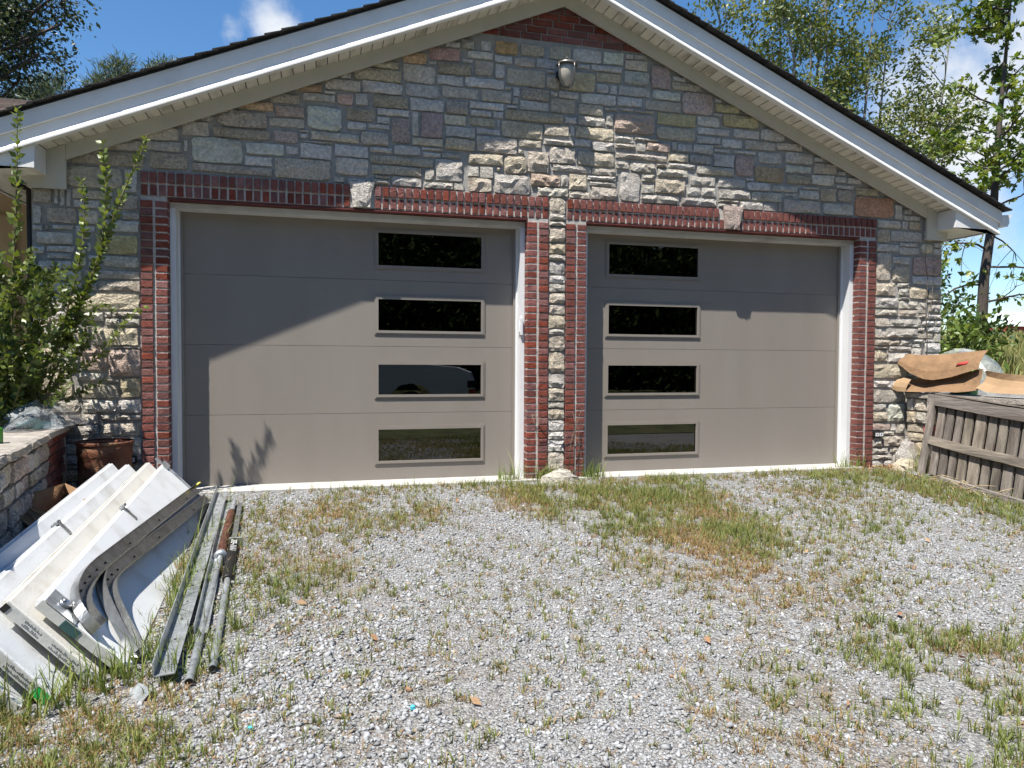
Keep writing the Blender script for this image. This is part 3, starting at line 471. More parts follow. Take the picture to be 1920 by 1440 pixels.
# rake boards, soffit, roof
def rake(b, sx, xa, xb, o0, o1, y0, y1):                       # board that follows the gable slope on side sx
    A = APX + sx * xa; B = APX + sx * xb
    return b.hexa([(A, y0, zf(A) + o0), (B, y0, zf(B) + o0), (B, y1, zf(B) + o0), (A, y1, zf(A) + o0)], [(A, y0, zf(A) + o1), (B, y0, zf(B) + o1), (B, y1, zf(B) + o1), (A, y1, zf(A) + o1)])
O = .29
RF = new_obj('roof', None, G, (APX, 0, 4.8))
for sx in (-1, 1):
    rake(MB(), sx, 0.0005, 4.195, -.022, .099, -.052, -.026).obj('frieze_board', M['frieze'], G)
    xa, xb = (APX + 4.197, APX + 4.47) if sx > 0 else (APX - 4.47, APX - 4.197)
    MB().prism([(xa, 2.467), (xb, 2.467), (xb, zf(xb) + .097), (xa, zf(xa) + .097)], -.0535, -.026).obj('frieze_return', M['frieze'], G)
    rake(MB(), sx, 0.0005, 4.90, .085, .212, -O, -O + .02).obj('fascia_board', M['fascia'], G)
    rake(MB(), sx, 0.0005, 4.92, .214, .335, -O - .024, -O + .02).obj('fascia_trim', M['fascia'], G)
    A_, B_ = APX + sx * .0005, APX + sx * 4.90; sec = [(-O - .0005, .128), (-O - .030, .090), (-O - .030, .076), (-O + .03, .076), (-O + .03, .0845), (-O - .0005, .0845)]
    b = MB(); b.tube_rings([[(A_, y, zf(A_) + q) for y, q in sec], [(B_, y, zf(B_) + q) for y, q in sec]], True, False); b.obj('fascia_lip', M['fascia'], G)
    xj = 2.42 if sx < 0 else 2.60
    b = MB(); rake(b, sx, xj, xj + .035, .1285, .2125, -O - .0025, -O - .0004); rake(b, sx, xj, xj + .03, .2145, .3345, -O - .0265, -O - .0245); b.obj('fascia_joint', M['fascia'], G)
    n = 46; p = 4.335 / n
    sp0 = None
    for k in range(n):
        xs = k * p; b = MB(); rake(b, sx, xs + .004, xs + p - .004, .1005, .110, -O + .022, -.0262); rake(b, sx, xs + .0045, xs + .017, .097, .1003, -O + .030, -.056)
        b.obj('soffit_panel', M['soffit'], G)
    rake(MB(), sx, 0.0005, 4.9, .16, .165, -O + .022, .014).obj('soffit_backing', M['dark'], G)
    # boxed eave return
    xi, xo = APX + sx * 4.338, APX + sx * 4.895
    b = MB(); a0, a1 = min(xi, xo), max(xi, xo)
    b.prism([(a0, 2.565), (a1, 2.565), (a1, zf(a1) + .0735), (a0, zf(a0) + .0735)], -O + .004, -O + .012)
    b.box(xi - .004, xi + .004, -O + .0125, -.055, 2.565, zf(xi) + .098)
    b.obj('eave_return', M['fascia'], G)
    b = MB(); s0, s1 = (APX + 4.34, APX + 4.893) if sx > 0 else (APX - 4.893, APX - 4.34)
    for k in range(30):
        ya = -O + .014 + k * .31; b.box(s0, s1, ya, ya + .302, 2.562, 2.572)
    b.obj('eave_soffit', M['soffit'], G)
    xe = APX + sx * 4.90
    MB().box(min(xe, xe + sx * .02), max(xe, xe + sx * .02), -O + .022, 9.0, 2.55, zf(xe) + .33).obj('eave_fascia', M['fascia'], G)
    x2 = xe + sx * .021
    b = MB(); prof = [(0, 2.60), (.075, 2.60), (.10, 2.645), (.092, 2.68), (.128, 2.715), (.128, 2.728), (.118, 2.728), (.0, 2.72)]
    b.prism([(x2 + sx * q, z) for q, z in (prof if sx > 0 else prof[::-1])], -O - .03, 9.0)
    b.obj('gutter', M['fascia'], G)
    rake(MB(), sx, 0.0, 4.93, .3365, .352, -O - .028, 9.1).obj('roof_deck', M['dark'], RF)
    n = 38; p = 4.97 / n; rr = random.Random(3 + sx)
    for k in range(n):
        xs, xq = k * p, min(k * p + p * 1.35, 4.985)
        A, B = APX + sx * xs, APX + sx * xq; t0 = .353 + rr.uniform(0, .002); th = .013; lift = .011
        y0 = -O - (.066 if sx < 0 else .088) - rr.uniform(0, .006)
        MB().hexa([(A, y0, zf(A) + t0), (B, y0, zf(B) + t0 + lift), (B, 9.12, zf(B) + t0 + lift), (A, 9.12, zf(A) + t0)],
                  [(A, y0, zf(A) + t0 + .004), (B, y0, zf(B) + t0 + lift + th), (B, 9.12, zf(B) + t0 + lift + th), (A, 9.12, zf(A) + t0 + .004)]).obj('shingle_course', M['shingle'], RF)
MB().box(APX - .14, APX + .14, -O - .07, 9.12, APZ + .372, APZ + .385).obj('ridge_cap', M['shingle'], RF)

# ---------------------------------------------------------------- wall lantern
LX, LY, LZ = .115, -.17, 3.78
T = empty('wall_lantern', (LX, 0, LZ), 'bronze caged wall lantern with frosted bowl under the gable peak', 'wall lamp')
b = MB(); b.lathe((0, 0, 0), [(.06, 0), (.058, .010), (.035, .022), (.02, .026)], 16); Mx = Matrix.Translation((LX, -.022, LZ + .03)) @ Matrix.Rotation(R(90), 4, 'X'); b.v = [tuple(Mx @ Vector(p)) for p in b.v]; b.obj('back_plate', M['dark'], T)
MB().tube([(LX, -.04, LZ + .03), (LX, -.09, LZ + .06), (LX, -.13, LZ + .13), (LX, -.165, LZ + .16), (LX, LY, LZ + .12)], .007, 8).obj('arm', M['dark'], T)
M['lampmetal'] = pm('weathered_bronze', (.22, .21, .20), .38, .25, 20, metal=.7)
MB().lathe((LX, LY, LZ), [(.004, .112), (.05, .105), (.094, .084), (.102, .074), (.102, .066), (.090, .062)], 24).obj('cap', M['lampmetal'], T)
MB().tube([(LX + .012 * math.sin(a), LY, LZ + .128 + .014 * math.cos(a)) for a in np.linspace(0, 6.1, 12)], .004, 6).obj('hanging_loop', M['lampmetal'], T)
MB().lathe((LX, LY, LZ), [(.078, .06), (.080, .02), (.074, -.03), (.058, -.08), (.034, -.118), (.008, -.134)], 24).obj('bowl', M['frost'], T)
for k in range(4):
    a = R(25 + 90 * k); MB().tube([(LX + q * math.cos(a), LY + q * math.sin(a), LZ + z) for q, z in ((.098, .066), (.101, .03), (.096, -.02), (.080, -.07), (.054, -.112), (.016, -.142))], .0055, 6).obj('strap', M['lampmetal'], T)
MB().lathe((LX, LY, LZ), [(.018, -.136), (.02, -.146), (.009, -.154), (.006, -.166), (.001, -.170)], 12).obj('finial', M['lampmetal'], T)

# small double sockets at the foot of the walls
for (x, y, z, lab) in ((3.776, -.035, .330, 'small dark box with two white sockets low on the sunny stone'), (-3.635, -.05, .275, 'small dark box with two white sockets behind the stacked door panels')):
    T = empty('socket_box', (x, y, z), lab, 'socket')
    MB().box(x - .058, x + .058, y, y + .05, z - .03, z + .03).obj('box', M['dark'], T)
    for s in (-1, 1): b = MB(); ring(b, (x + s * .027 - .021, x + s * .027 + .021, z - .018, z + .018), (x + s * .027 - .010, x + s * .027 + .010, z - .008, z + .008), y - .006, y); b.obj('socket', M['white'], T)

# ---------------------------------------------------------------- stack of old door sections
A0 = Vector((-2.83, -3.28, -.197)); A1 = Vector((-2.946, -.512, -.031))
def frame_of(p0, p1, lean):
    u = (p1 - p0).normalized(); side = Vector((-u.y, u.x, 0)).normalized()      # to the left of the run
    if side.x > 0: side = -side
    v = (side * math.cos(lean) + Vector((0, 0, 1)) * math.sin(lean)); v = (v - u * v.dot(u)).normalized(); n = u.cross(v)
    if n.x < 0: n = -n
    return u, v, n
def pmap(p0, fr): return lambda a, c, d: p0 + fr[0] * a + fr[1] * c + fr[2] * d
def pbox(b, f, a0, a1, c0, c1, d0, d1):
    return b.hexa([f(a0, c0, d0), f(a1, c0, d0), f(a1, c1, d0), f(a0, c1, d0)], [f(a0, c0, d1), f(a1, c0, d1), f(a1, c1, d1), f(a0, c1, d1)])
def bevel_slab(b, f, L_, H, th, k=.006):
    o = [(0, 0), (L_, 0), (L_, H), (0, H)]; ins = [(k, k), (L_ - k, k), (L_ - k, H - k), (k, H - k)]
    V = [f(a, c, 0) for a, c in ins] + [f(a, c, -k) for a, c in o] + [f(a, c, -th) for a, c in o]
    return b.add(V, [(0, 1, 2, 3)] + [(q + k2, q + 4 + k2, q + 4 + (k2 + 1) % 4, q + (k2 + 1) % 4) for q in (0, 4) for k2 in range(4)] + [(11, 10, 9, 8)])
stack = [  # near foot, far foot, lean, skin, label
    ((-2.83, -3.28), (-2.946, -.512), 47, 'panel', 'front white garage door section with steel tracks lying on it'),
    ((-2.937, -3.323), (-3.055, -.545), 49, 'panel2', 'cream old door section, second in the leaning stack, peeling label on its end'),
    ((-3.045, -3.465), (-3.165, -.69), 51, 'panel', 'textured white door section, third in the leaning stack, green paint on its end'),
    ((-3.150, -3.50), (-3.27, -.73), 53, 'panel', 'rearmost white old door section in the leaning stack beside the cardboard box')]
GRP = 'old garage door sections leaning in a stack'
gzf = lambda x, y: float(gz(x, y))
fmaps = []
for i, (p0, p1, ln, skin, lab) in enumerate(stack):
    P0 = Vector((*p0, gzf(*p0) + .012)); P1 = Vector((*p1, gzf(*p1) + .012)); fr = frame_of(P0, P1, R(ln)); f = pmap(P0, fr); LEN = (P1 - P0).length; H = .455 + .012 * i
    T = empty('door_section', P0, lab, 'door section', GRP); fmaps.append((f, LEN, H))
    bevel_slab(MB(), f, LEN, H, .042).obj('skin', M[skin], T)
    b = MB(); pbox(b, f, .004, LEN - .004, H + .0005, H + .010, -.030, -.012); b.obj('top_tongue', M[skin], T)
    b = MB(); pbox(b, f, -.010, -.0005, .002, H - .002, -.043, -.003); b.obj('end_stile', M['pedge'], T)
    b = MB(); pbox(b, f, LEN + .0005, LEN + .010, .002, H - .002, -.043, -.003); b.obj('end_stile', M['pedge'], T)
    if i > 0:                                                # embossed rectangles near the top edge
        for k in range(4):
            a0 = .18 + k * .66; b = MB()
            for (x0, x1, c0, c1, h) in ((a0, a0 + .50, H - .10, H - .094, .004), (a0, a0 + .50, H - .206, H - .2, .004), (a0, a0 + .006, H - .2, H - .10, .004), (a0 + .494, a0 + .50, H - .2, H - .10, .004), (a0 + .03, a0 + .47, H - .185, H - .115, .0025)):
                pbox(b, f, x0, x1, c0, c1, .0004, h)
            b.obj('embossed_panel', M[skin if i == 1 else 'pedge'] if i != 2 else M['pedge'], T)
    if i in (1, 2):                                          # printed maker's slip on the near stile: rows of tiny unreadable print
        b = MB(); rr = random.Random(i)
        for k in range(26):
            c = .10 + k * .0085 + (.05 if k > 15 else 0)
            for d in range(2): b2 = -.036 + d * .016; pbox(b, f, -.0112, -.0102, c, c + .0022, b2, b2 + rr.uniform(.004, .012))
        b.obj('printed_slip', M['ink'], T)
    if i == 2:
        b = MB(); pbox(b, f, -.0125, -.0102, .02, .085, -.042, -.004); b.obj('paint_mark', M['gpaint'], T)
        for q in (1.15,):
            b = MB(); b.tube([f(q, H + .016, -.004), f(q + .05, H + .016, -.004)], .009, 8); b.tube([f(q, H + .016, -.026), f(q + .05, H + .016, -.026)], .008, 8); pbox(b, f, q + .008, q + .042, H - .07, H + .010, .0006, .004); b.obj('hinge', M['galvd'], T)
    if i == 1:
        b = MB(); pbox(b, f, -.0128, -.0102, H - .025, H, -.043, -.01); b.obj('end_cap', M['black'], T)
    if i == 0:
        b = MB(); pbox(b, f, LEN - .075, LEN - .045, .10, H - .05, .0006, .004); pbox(b, f, LEN - .060, LEN - .056, .10, H - .05, .004, .012); b.obj('end_strip', M['galv'], T)
        b = MB(); pbox(b, f, LEN - .10, LEN + .03, H - .045, H + .02, .0045, .008); pbox(b, f, LEN - .03, LEN + .05, H + .0205, H + .075, -.02, -.017); b.obj('corner_bracket', M['galv'], T)
        b = MB(); q = 1.38; b.tube([f(q, H + .014, -.004), f(q + .05, H + .014, -.004)], .010, 8); b.tube([f(q, H + .014, .014), f(q + .05, H + .014, .014)], .008, 8); pbox(b, f, q + .008, q + .042, H - .09, H + .008, .0006, .004); b.obj('hinge', M['galvd'], T)
        b = MB(); pbox(b, f, -.013, -.0102, .255, .335, -.042, -.006); b.obj('grey_label', M['coverdark'], T)
        # torn flag bracket with a roller hole on the near corner
        b = MB(); pbox(b, f, -.012, .115, H - .16, H - .01, .0006, .0035); b.obj('corner_plate', M['galv'], T)
        b = MB(); c0 = f(.06, H - .075, .004); rg = [[f(.06 + q * math.cos(a), H - .075 + q * math.sin(a), z) for a in np.linspace(0, 2 * math.pi, 17)[:-1]] for q, z in ((.026, 0), (.026, .012), (.018, .014), (.014, .006))]; b.tube_rings([[tuple(p + fr[2] * .004) for p in ring_] for ring_ in rg]); b.obj('roller_socket', M['galvd'], T)

# curved tracks lying on the front section
fA = fmaps[0][0]
def track(path, w, d, name, label, mat, off):
    """C-channel swept along a path given as (along, up) on the front section"""
    P = [Vector((a, c, 0)) for a, c in path]; T = empty(name, fA(path[0][0], path[0][1], off), label, 'track', 'steel door tracks on the front section')
    prof = [(-w / 2, d), (-w / 2, 0), (w / 2, 0), (w / 2, d), (w / 2 - .008, d + .004), (w / 2 - .008, d + .001), (w / 2 - .003, d - .002), (w / 2 - .003, .003), (-w / 2 + .003, .003), (-w / 2 + .003, d)]
    rings = []
    for i, p in enumerate(P):
        t = (P[min(i + 1, len(P) - 1)] - P[max(i - 1, 0)]).normalized(); s = Vector((-t.y, t.x, 0))
        rings.append([tuple(fA(p.x + s.x * q, p.y + s.y * q, off + h)) for q, h in prof])
    MB().tube_rings(rings, True, False).obj('channel', M[mat], T)
    b = MB()
    for i in range(2, len(P) - 1, 3):
        p = P[i]; t = (P[i + 1] - P[i - 1]).normalized(); s = Vector((-t.y, t.x, 0)); c = fA(p.x + s.x * w * .12, p.y + s.y * w * .12, off + .0035)
        b.tube([c, c + (fA(0, 0, 1) - fA(0, 0, 0)) * .004], .006, 6)
    b.obj('rivet', M['black'], T)
    return T
def smooth_path(pts, n=5):
    out = []; P = [Vector((a, c, 0)) for a, c in pts]
    for i in range(len(P) - 1):
        p0 = P[max(i - 1, 0)]; p1 = P[i]; p2 = P[i + 1]; p3 = P[min(i + 2, len(P) - 1)]
        for k in range(n):
            t = k / n; q = .5 * ((2 * p1) + (p2 - p0) * t + (2 * p0 - 5 * p1 + 4 * p2 - p3) * t * t + (3 * p1 - p0 - 3 * p2 + p3) * t ** 3); out.append((q.x, q.y))
    return out + [pts[-1]]
track(smooth_path([(2.79, .145), (1.617, .262), (.70, .352), (.45, .375), (.30, .378), (.17, .362), (.085, .325), (.04, .265), (.03, .215)]), .070, .046, 'curved_track', 'upper steel track with short hooked end lying on the white section', 'galvd', .012)
track(smooth_path([(2.80, .040), (1.376, .205), (.70, .287), (.52, .305), (.42, .300), (.33, .268), (.25, .21), (.16, .125), (.06, .015)]), .068, .046, 'curved_track', 'lower steel track whose long curve reaches down to the grass', 'galvd', .014)
b = MB(); b.box(-.035, .035, -.012, .012, -.005, .004); Mx = Matrix.Translation(fA(2.72, .175, .05)) @ Matrix.Rotation(R(40), 4, 'Z') @ Matrix.Rotation(R(-30), 4, 'Y'); b.v = [tuple(Mx @ Vector(p)) for p in b.v]
tag(b.obj('tape_tag', M['yellow'], None, fA(2.72, .175, .05)), 'scrap of yellow tape at the far end of the upper track', 'tape')

# angle irons, torsion tubes and springs on the gravel
def gpt(x, y, h): return Vector((x, y, gzf(x, y) + h))
def angle_iron(p0, p1, w, label, tilt, holes=10):
    T = empty('angle_iron', p0, label, 'angle iron', 'galvanised pieces beside the stack')
    u = (p1 - p0).normalized(); s = Vector((u.y, -u.x, 0)).normalized(); upv = Vector((0, 0, 1)); a = (s * math.cos(tilt) + upv * math.sin(tilt)); c = (-s * math.sin(tilt) + upv * math.cos(tilt))
    b = MB()
    for q0, q1, h0, h1 in ((0, w, 0, .004), (0, .004, .0042, w * .75)):
        b.hexa([p0 + a * q0 + c * h0, p0 + a * q1 + c * h0, p0 + a * q1 + c * h1, p0 + a * q0 + c * h1], [p1 + a * q0 + c * h0, p1 + a * q1 + c * h0, p1 + a * q1 + c * h1, p1 + a * q0 + c * h1])
    b.obj('angle', M['galv'], T)
    b = MB()
    for k in range(holes):
        q = p0 + (p1 - p0) * ((k + .5) / holes) + a * w * .5 + c * .0045; b.tube([q, q + c * .0012], .007, 6)
    b.obj('slot', M['black'], T)
angle_iron(gpt(-2.715, -3.44, .045), gpt(-2.90, -.42, .075), .080, 'wide galvanised angle iron lying along the foot of the stack', R(4), 14)
angle_iron(gpt(-2.635, -3.02, .022), gpt(-2.815, -.62, .035), .058, 'flatter galvanised strip lying between angle iron and spring tube', R(3), 12)
T = empty('spring_tube', gpt(-2.58, -3.44, .0), 'galvanised torsion tube with a rust-brown coiled spring at its far end', 'tube', 'galvanised pieces beside the stack')
q0, q1 = gpt(-2.58, -3.46, .022), gpt(-2.745, -.62, .05)
b = MB(); b.tube([q0, q1], .0165, 12, cap=False); b.tube([q1, q0], .0135, 12, cap=False); b.obj('tube', M['galv'], T)
e0, e1 = q0.lerp(q1, .545), q0.lerp(q1, .88)
u = (e1 - e0).normalized(); s1 = u.orthogonal().normalized(); s2 = u.cross(s1); nturn = 34
b = MB(); b.tube([e0.lerp(e1, k / (nturn * 8)) + (s1 * math.cos(k * math.pi / 4) + s2 * math.sin(k * math.pi / 4)) * .0235 for k in range(nturn * 8 + 1)], .0062, 5); b.tube([e0, e1], .0205, 10); b.obj('spring', M['rust'], T)
b = MB(); rg = lambda p, rr_: [tuple(p + (s1 * math.cos(k * math.pi / 8) + s2 * math.sin(k * math.pi / 8)) * rr_) for k in range(16)]
b.tube_rings([rg(e0 - u * .045, .020), rg(e0 - u * .045, .038), rg(e0 - u * .02, .040), rg(e0 + u * .012, .034)], False, True); b.obj('collar', M['galv'], T)
for k in (0, .93): p = q0.lerp(q1, k)
MB().tube([q0 - u * -.002, q0 + u * .004], .0134, 12).obj('tube_mouth', M['black'], T)
T = empty('cover_tube', gpt(-2.51, -3.35, 0), 'pipe with a black painted sleeve and a square end plate on the gravel', 'tube', 'galvanised pieces beside the stack')
q0, q1 = gpt(-2.505, -3.37, .024), gpt(-2.70, -.66, .03)
b = MB(); b.tube([q0, q0.lerp(q1, .40)], .0165, 12, cap=False); b.tube([q0.lerp(q1, .40), q0], .0135, 12, cap=False); b.obj('pipe', M['galv'], T)
u = (q1 - q0).normalized(); MB().tube([q0 + u * .002, q0 + u * .006], .0134, 12).obj('pipe_mouth', M['black'], T)
b = MB(); b.tube([q0.lerp(q1, .385), q0.lerp(q1, .395), q0.lerp(q1, .64), q0.lerp(q1, .645)], [.026, .030, .030, .026], 16); b.obj('sleeve', M['black'], T)
s1 = Vector((u.y, -u.x, 0)).normalized(); s2 = u.cross(s1)
b = MB(); c = q0.lerp(q1, .655); b.hexa([c + s1 * a + s2 * d - u * .012 for a, d in ((-.055, -.018), (.055, -.018), (.055, .04), (-.055, .04))], [c + s1 * a + s2 * d + u * .012 for a, d in ((-.055, -.018), (.055, -.018), (.055, .04), (-.055, .04))]); b.obj('end_plate', M['galv'], T)
b = MB(); c0 = q0.lerp(q1, .66); b.hexa([c0 + s1 * a + s2 * d for a, d in ((-.016, -.012), (.016, -.012), (.016, .016), (-.016, .016))], [q1 + s1 * a + s2 * d for a, d in ((-.016, -.012), (.016, -.012), (.016, .016), (-.016, .016))]); b.obj('square_bar', M['galvd'], T)
# hand-written chalk on the black sleeve
fc = bpy.data.curves.new('chalk_writing', 'FONT'); fc.body = "202~11/11"; fc.size = .052; fc.extrude = .0006; fc.resolution_u = 2
to = bpy.data.objects.new('tmp_text', fc); COL.objects.link(to); dg = bpy.context.evaluated_depsgraph_get(); tm = bpy.data.meshes.new_from_object(to.evaluated_get(dg)); bpy.data.objects.remove(to, do_unlink=True)
upn = (Vector((.25, -.45, .86)) - u * Vector((.25, -.45, .86)).dot(u)).normalized(); xr = -u; yr = upn.cross(xr); org = q0.lerp(q1, .625) + upn * .0306 - yr * .018
tm.transform(Matrix(((xr.x, yr.x, upn.x, 0), (xr.y, yr.y, upn.y, 0), (xr.z, yr.z, upn.z, 0), (0, 0, 0, 1)))); tm.name = 'chalk_writing'
M['chalk'] = pm('white_chalk', (.7, .7, .68), .9, .1, 20); tm.materials.clear(); new_obj('chalk_writing', tm, T, org, M['chalk'])
# bent sheet bracket at the near end
T = empty('bent_bracket', gpt(-2.73, -3.47, 0), 'small bent square of bright sheet steel in the grass', 'bracket')
b = MB(); c = gpt(-2.735, -3.475, .03)
for rx, o in ((R(38), (0, 0)), (R(-50), (0, 0))):
    Mx = Matrix.Translation(c) @ Matrix.Rotation(R(-52), 4, 'Z') @ Matrix.Rotation(rx, 4, 'X'); b.box(-.055, .055, -.07 if rx > 0 else .002, -.002 if rx > 0 else .05, -.0015, .0015, Mx)
b.obj('plate', M['galv'], T)

# ---------------------------------------------------------------- left planter wall
PW0, PW1 = Vector((-4.085, 0.0)), Vector((-3.66, -2.5)); pdir = (PW1 - PW0).normalized(); plen = (PW1 - PW0).length
def pw(s, d, z): q = PW0 + pdir * s; nrm = Vector((-pdir.y, pdir.x)); return Vector((q.x + nrm.x * d, q.y + nrm.y * d, z))
rotP = math.atan2(-pdir.y, -pdir.x)                             # local x runs back towards the house
T = empty('planter_wall', pw(0, 0, 0), 'low stone and brick planter wall with sandstone cap beside the left door', 'wall')
b = MB(); b.hexa([pw(.02, -.015, -.3), pw(3.3, -.015, -.3), pw(3.3, -.33, -.3), pw(.02, -.33, -.3)], [pw(.02, -.015, .548), pw(3.3, -.015, .548), pw(3.3, -.33, .548), pw(.02, -.33, .548)]); b.obj('core', M['mortar'], T)
r = random.Random(21); PBR = [brick_mesh(.185, .056, .05, r) for _ in range(4)]
for row in range(6):
    z = .515 - row * .0667
    for k in range(4):
        s = .20 + (row % 2) * .09 + k * .196 + row * .02
        if s > 1.0: continue
        p = pw(s, .0, z); o = new_obj('brick', r.choice(PBR), T, (p.x, p.y, p.z)); o.rotation_euler.z = rotP
z = .54
rows = [.13, .10, .13, .12, .15]
for h in rows:
    s = (.98 + .1 * rnd.random()) if z > .14 else .1
    while s < 2.9:
        wd = r.uniform(.11, .24); p = pw(s + wd / 2, 0, z - h / 2); stone_piece('stone', (p.x, p.y, p.z), wd - .014, h - .014, r.choice('gwpdtw'), T, r, rotz=rotP, depth=r.uniform(.015, .04)); s += wd
    z -= h
s = -.02
for wd in (.52, .66, .60, .55, .9):
    b = MB(); n = 7
    top = []; 
    for (k0, zz, ins) in ((0, .555, .012), (1, .572, 0), (2, .604, .004), (3, .612, .02)):
        pts = []
        for i in range(n): pts.append(pw(s + ins + (wd - .012 - 2 * ins) * i / (n - 1), .055 - ins + r.uniform(-.012, .012), zz))
        for i in range(n): pts.append(pw(s + wd - .012 - ins - (wd - .012 - 2 * ins) * i / (n - 1), -.36 + ins, zz))
        top.append([tuple(p) for p in pts])
    b.tube_rings(top, True, False); b.obj('cap_stone', M['cap'], T); s += wd
# clear plastic bag with dark cloth on the cap
c = pw(.55, -.10, .612)
T = empty('plastic_bag', c, 'crumpled clear plastic bag over dark green cloth on the planter cap', 'bag')
def blob(c, ex, ey, ez, seed, n=26, m=14, amp=.18, rot=0, flat=0.0):
    rr = np.random.default_rng(seed); ph = rr.uniform(0, 6.28, 12); fq = rr.integers(1, 7, 12); V = []
    for j in range(m):
        th = math.pi * j / (m - 1)
        row = []
        for i in range(n):
            a = 2 * math.pi * i / n; k = 1 + amp * sum(math.sin(fq[q] * a + ph[q] + 2.3 * th * (q % 3)) for q in range(6)) / 3
            x, y, z = ex * k * math.sin(th) * math.cos(a), ey * k * math.sin(th) * math.sin(a), ez * math.cos(th) * (1 + amp * math.sin(3 * a + ph[7]) * .5)
            z = max(z, -ez * .02) if flat else z
            row.append((c[0] + x * math.cos(rot) - y * math.sin(rot), c[1] + x * math.sin(rot) + y * math.cos(rot), c[2] + z))
        V.append(row)
    return V
MB().tube_rings(blob((c.x, c.y - .02, c.z + .004), .36, .15, .085, 3, amp=.16, rot=math.atan2(pdir.y, pdir.x), flat=1), False).obj('cloth', M['coverdark'], T)
MB().tube_rings(blob((c.x, c.y, c.z + .008), .48, .21, .17, 8, n=34, m=18, amp=.26, rot=math.atan2(pdir.y, pdir.x), flat=1), False).obj('film', M['film'], T)
b = MB(); p = [pw(.16, .02, .66), pw(.08, .10, .63), pw(.02, .16, .575), pw(.0, .20, .53)]; q = [pw(.36, .06, .64), pw(.28, .10, .62), pw(.16, .14, .58), pw(.05, .20, .528)]
b.sheet([[p[i].lerp(q[i], t) + Vector((0, 0, .012 * math.sin(9 * t + i))) for t in (0, .25, .5, .75, 1)] for i in range(4)], .002, (0, 0, 1)); b.obj('loose_flap', M['film'], T)
tag(MB().box(-3.90, -3.885, -1.80, -1.72, .613, .70).obj('green_scrap', M['green'], None, (-3.89, -1.76, .613)), 'bright green plastic scrap standing on the planter cap', 'scrap')
# rusty drum
dc = (-3.72, -.36, gzf(-3.72, -.36) - .01)
T = empty('rusty_drum', dc, 'rusty brown steel drum standing between planter and red brick pier', 'drum')
MB().lathe(dc, [(.185, 0), (.19, .02), (.186, .17), (.194, .18), (.194, .20), (.186, .21), (.184, .40), (.192, .415), (.192, .50), (.180, .505), (.172, .49), (.172, .30), (.02, .29)], 28).obj('shell', M['drum'], T)
MB().lathe(dc, [(.200, .492), (.204, .505), (.200, .517), (.190, .515)], 28, cap=False).obj('rim', M['drum'], T)
# cardboard box
T = empty('cardboard_box', (-3.62, -1.62, gzf(-3.62, -1.62)), 'torn open cardboard box wedged between planter wall and door sections', 'box')
Mx = Matrix.Translation((-3.60, -1.60, gzf(-3.6, -1.6) + .02)) @ Matrix.Rotation(R(-28), 4, 'Z') @ Matrix.Rotation(R(6), 4, 'Y')
def cs(name, pts, mat='card'):
    b = MB(); b.sheet([[Mx @ Vector(p) for p in row] for row in pts], .005, Mx.to_3x3() @ Vector((.3, .5, .2))); return b.obj(name, M[mat], T)
cs('side', [[(-.20, -.16, 0), (-.20, .16, 0)], [(-.21, -.16, .34), (-.22, .16, .36)]]); cs('side', [[(.20, -.16, 0), (.20, .16, 0)], [(.19, -.16, .22), (.20, .16, .25)]], 'card2')
cs('side', [[(-.20, .16, 0), (.20, .16, 0)], [(-.22, .165, .36), (.20, .16, .27)]]); cs('side', [[(-.20, -.16, 0), (0, -.17, 0), (.20, -.16, 0)], [(-.20, -.17, .30), (0, -.20, .27), (.20, -.16, .24)]], 'card2')
cs('flap', [[(.20, -.16, .245), (.20, .16, .252)], [(.10, -.17, .33), (.08, .15, .34)]], 'card2'); cs('flap', [[(-.20, -.172, .302), (.20, -.162, .242)], [(-.14, -.30, .28), (.16, -.28, .17)]], 'card2'); cs('bottom', [[(-.19, -.15, .012), (.19, -.15, .012)], [(-.19, .15, .012), (.19, .15, .012)]])
b = MB(); b.box(-.05, .06, -.185, -.1795, .15, .19, Mx); b.obj('blue_print', pm('blue_print', (.10, .28, .45), .8, .2, 30), T)

# ---------------------------------------------------------------- right low wall, gate and cardboard
T = empty('yard_wall', (4.13, 0, 0), 'low stone and brick wall running forward from the right corner of the garage', 'wall')
RW0, RW1 = Vector((4.135, -.035)), Vector((3.98, -2.6)); rdir = (RW1 - RW0).normalized()
def rw(s, d, z): q = RW0 + rdir * s; nrm = Vector((rdir.y, -rdir.x)); return Vector((q.x + nrm.x * d, q.y + nrm.y * d, z))   # d positive faces the drive
rotR = math.atan2(rdir.y, rdir.x)
b = MB(); b.hexa([rw(.0, -.015, -.3), rw(2.6, -.015, -.3), rw(2.6, -.36, -.3), rw(.0, -.36, -.3)], [rw(.0, -.015, .735), rw(2.6, -.015, .735), rw(2.6, -.36, .735), rw(.0, -.36, .735)]); b.obj('core', M['mortar'], T)
r = random.Random(31)
zt = .73
for row, h in enumerate((.14, .13, .10, .10, .15, .13, .14)):
    s = .01
    while s < 1.1:
        wd = r.uniform(.10, .26); kd = 'r' if row in (2, 3) and s > .12 and r.random() < .6 else r.choice('gwdtw')
        p = rw(s + wd / 2, 0, zt - h / 2); stone_piece('stone', (p.x, p.y, p.z), wd - .014, h - .014, kd, T, r, rotz=rotR, depth=r.uniform(.012, .03)); s += wd
    zt -= h
b = MB()
s = 0
for wd in (.6, .7, .65, .6):
    b = MB(); b.hexa([rw(s, .035, .738), rw(s + wd - .012, .035, .738), rw(s + wd - .012, -.38, .738), rw(s, -.38, .738)], [rw(s, .03, .782), rw(s + wd - .012, .03, .782), rw(s + wd - .012, -.38, .782), rw(s, -.38, .782)]); b.obj('cap_stone', M['cap'], T); s += wd
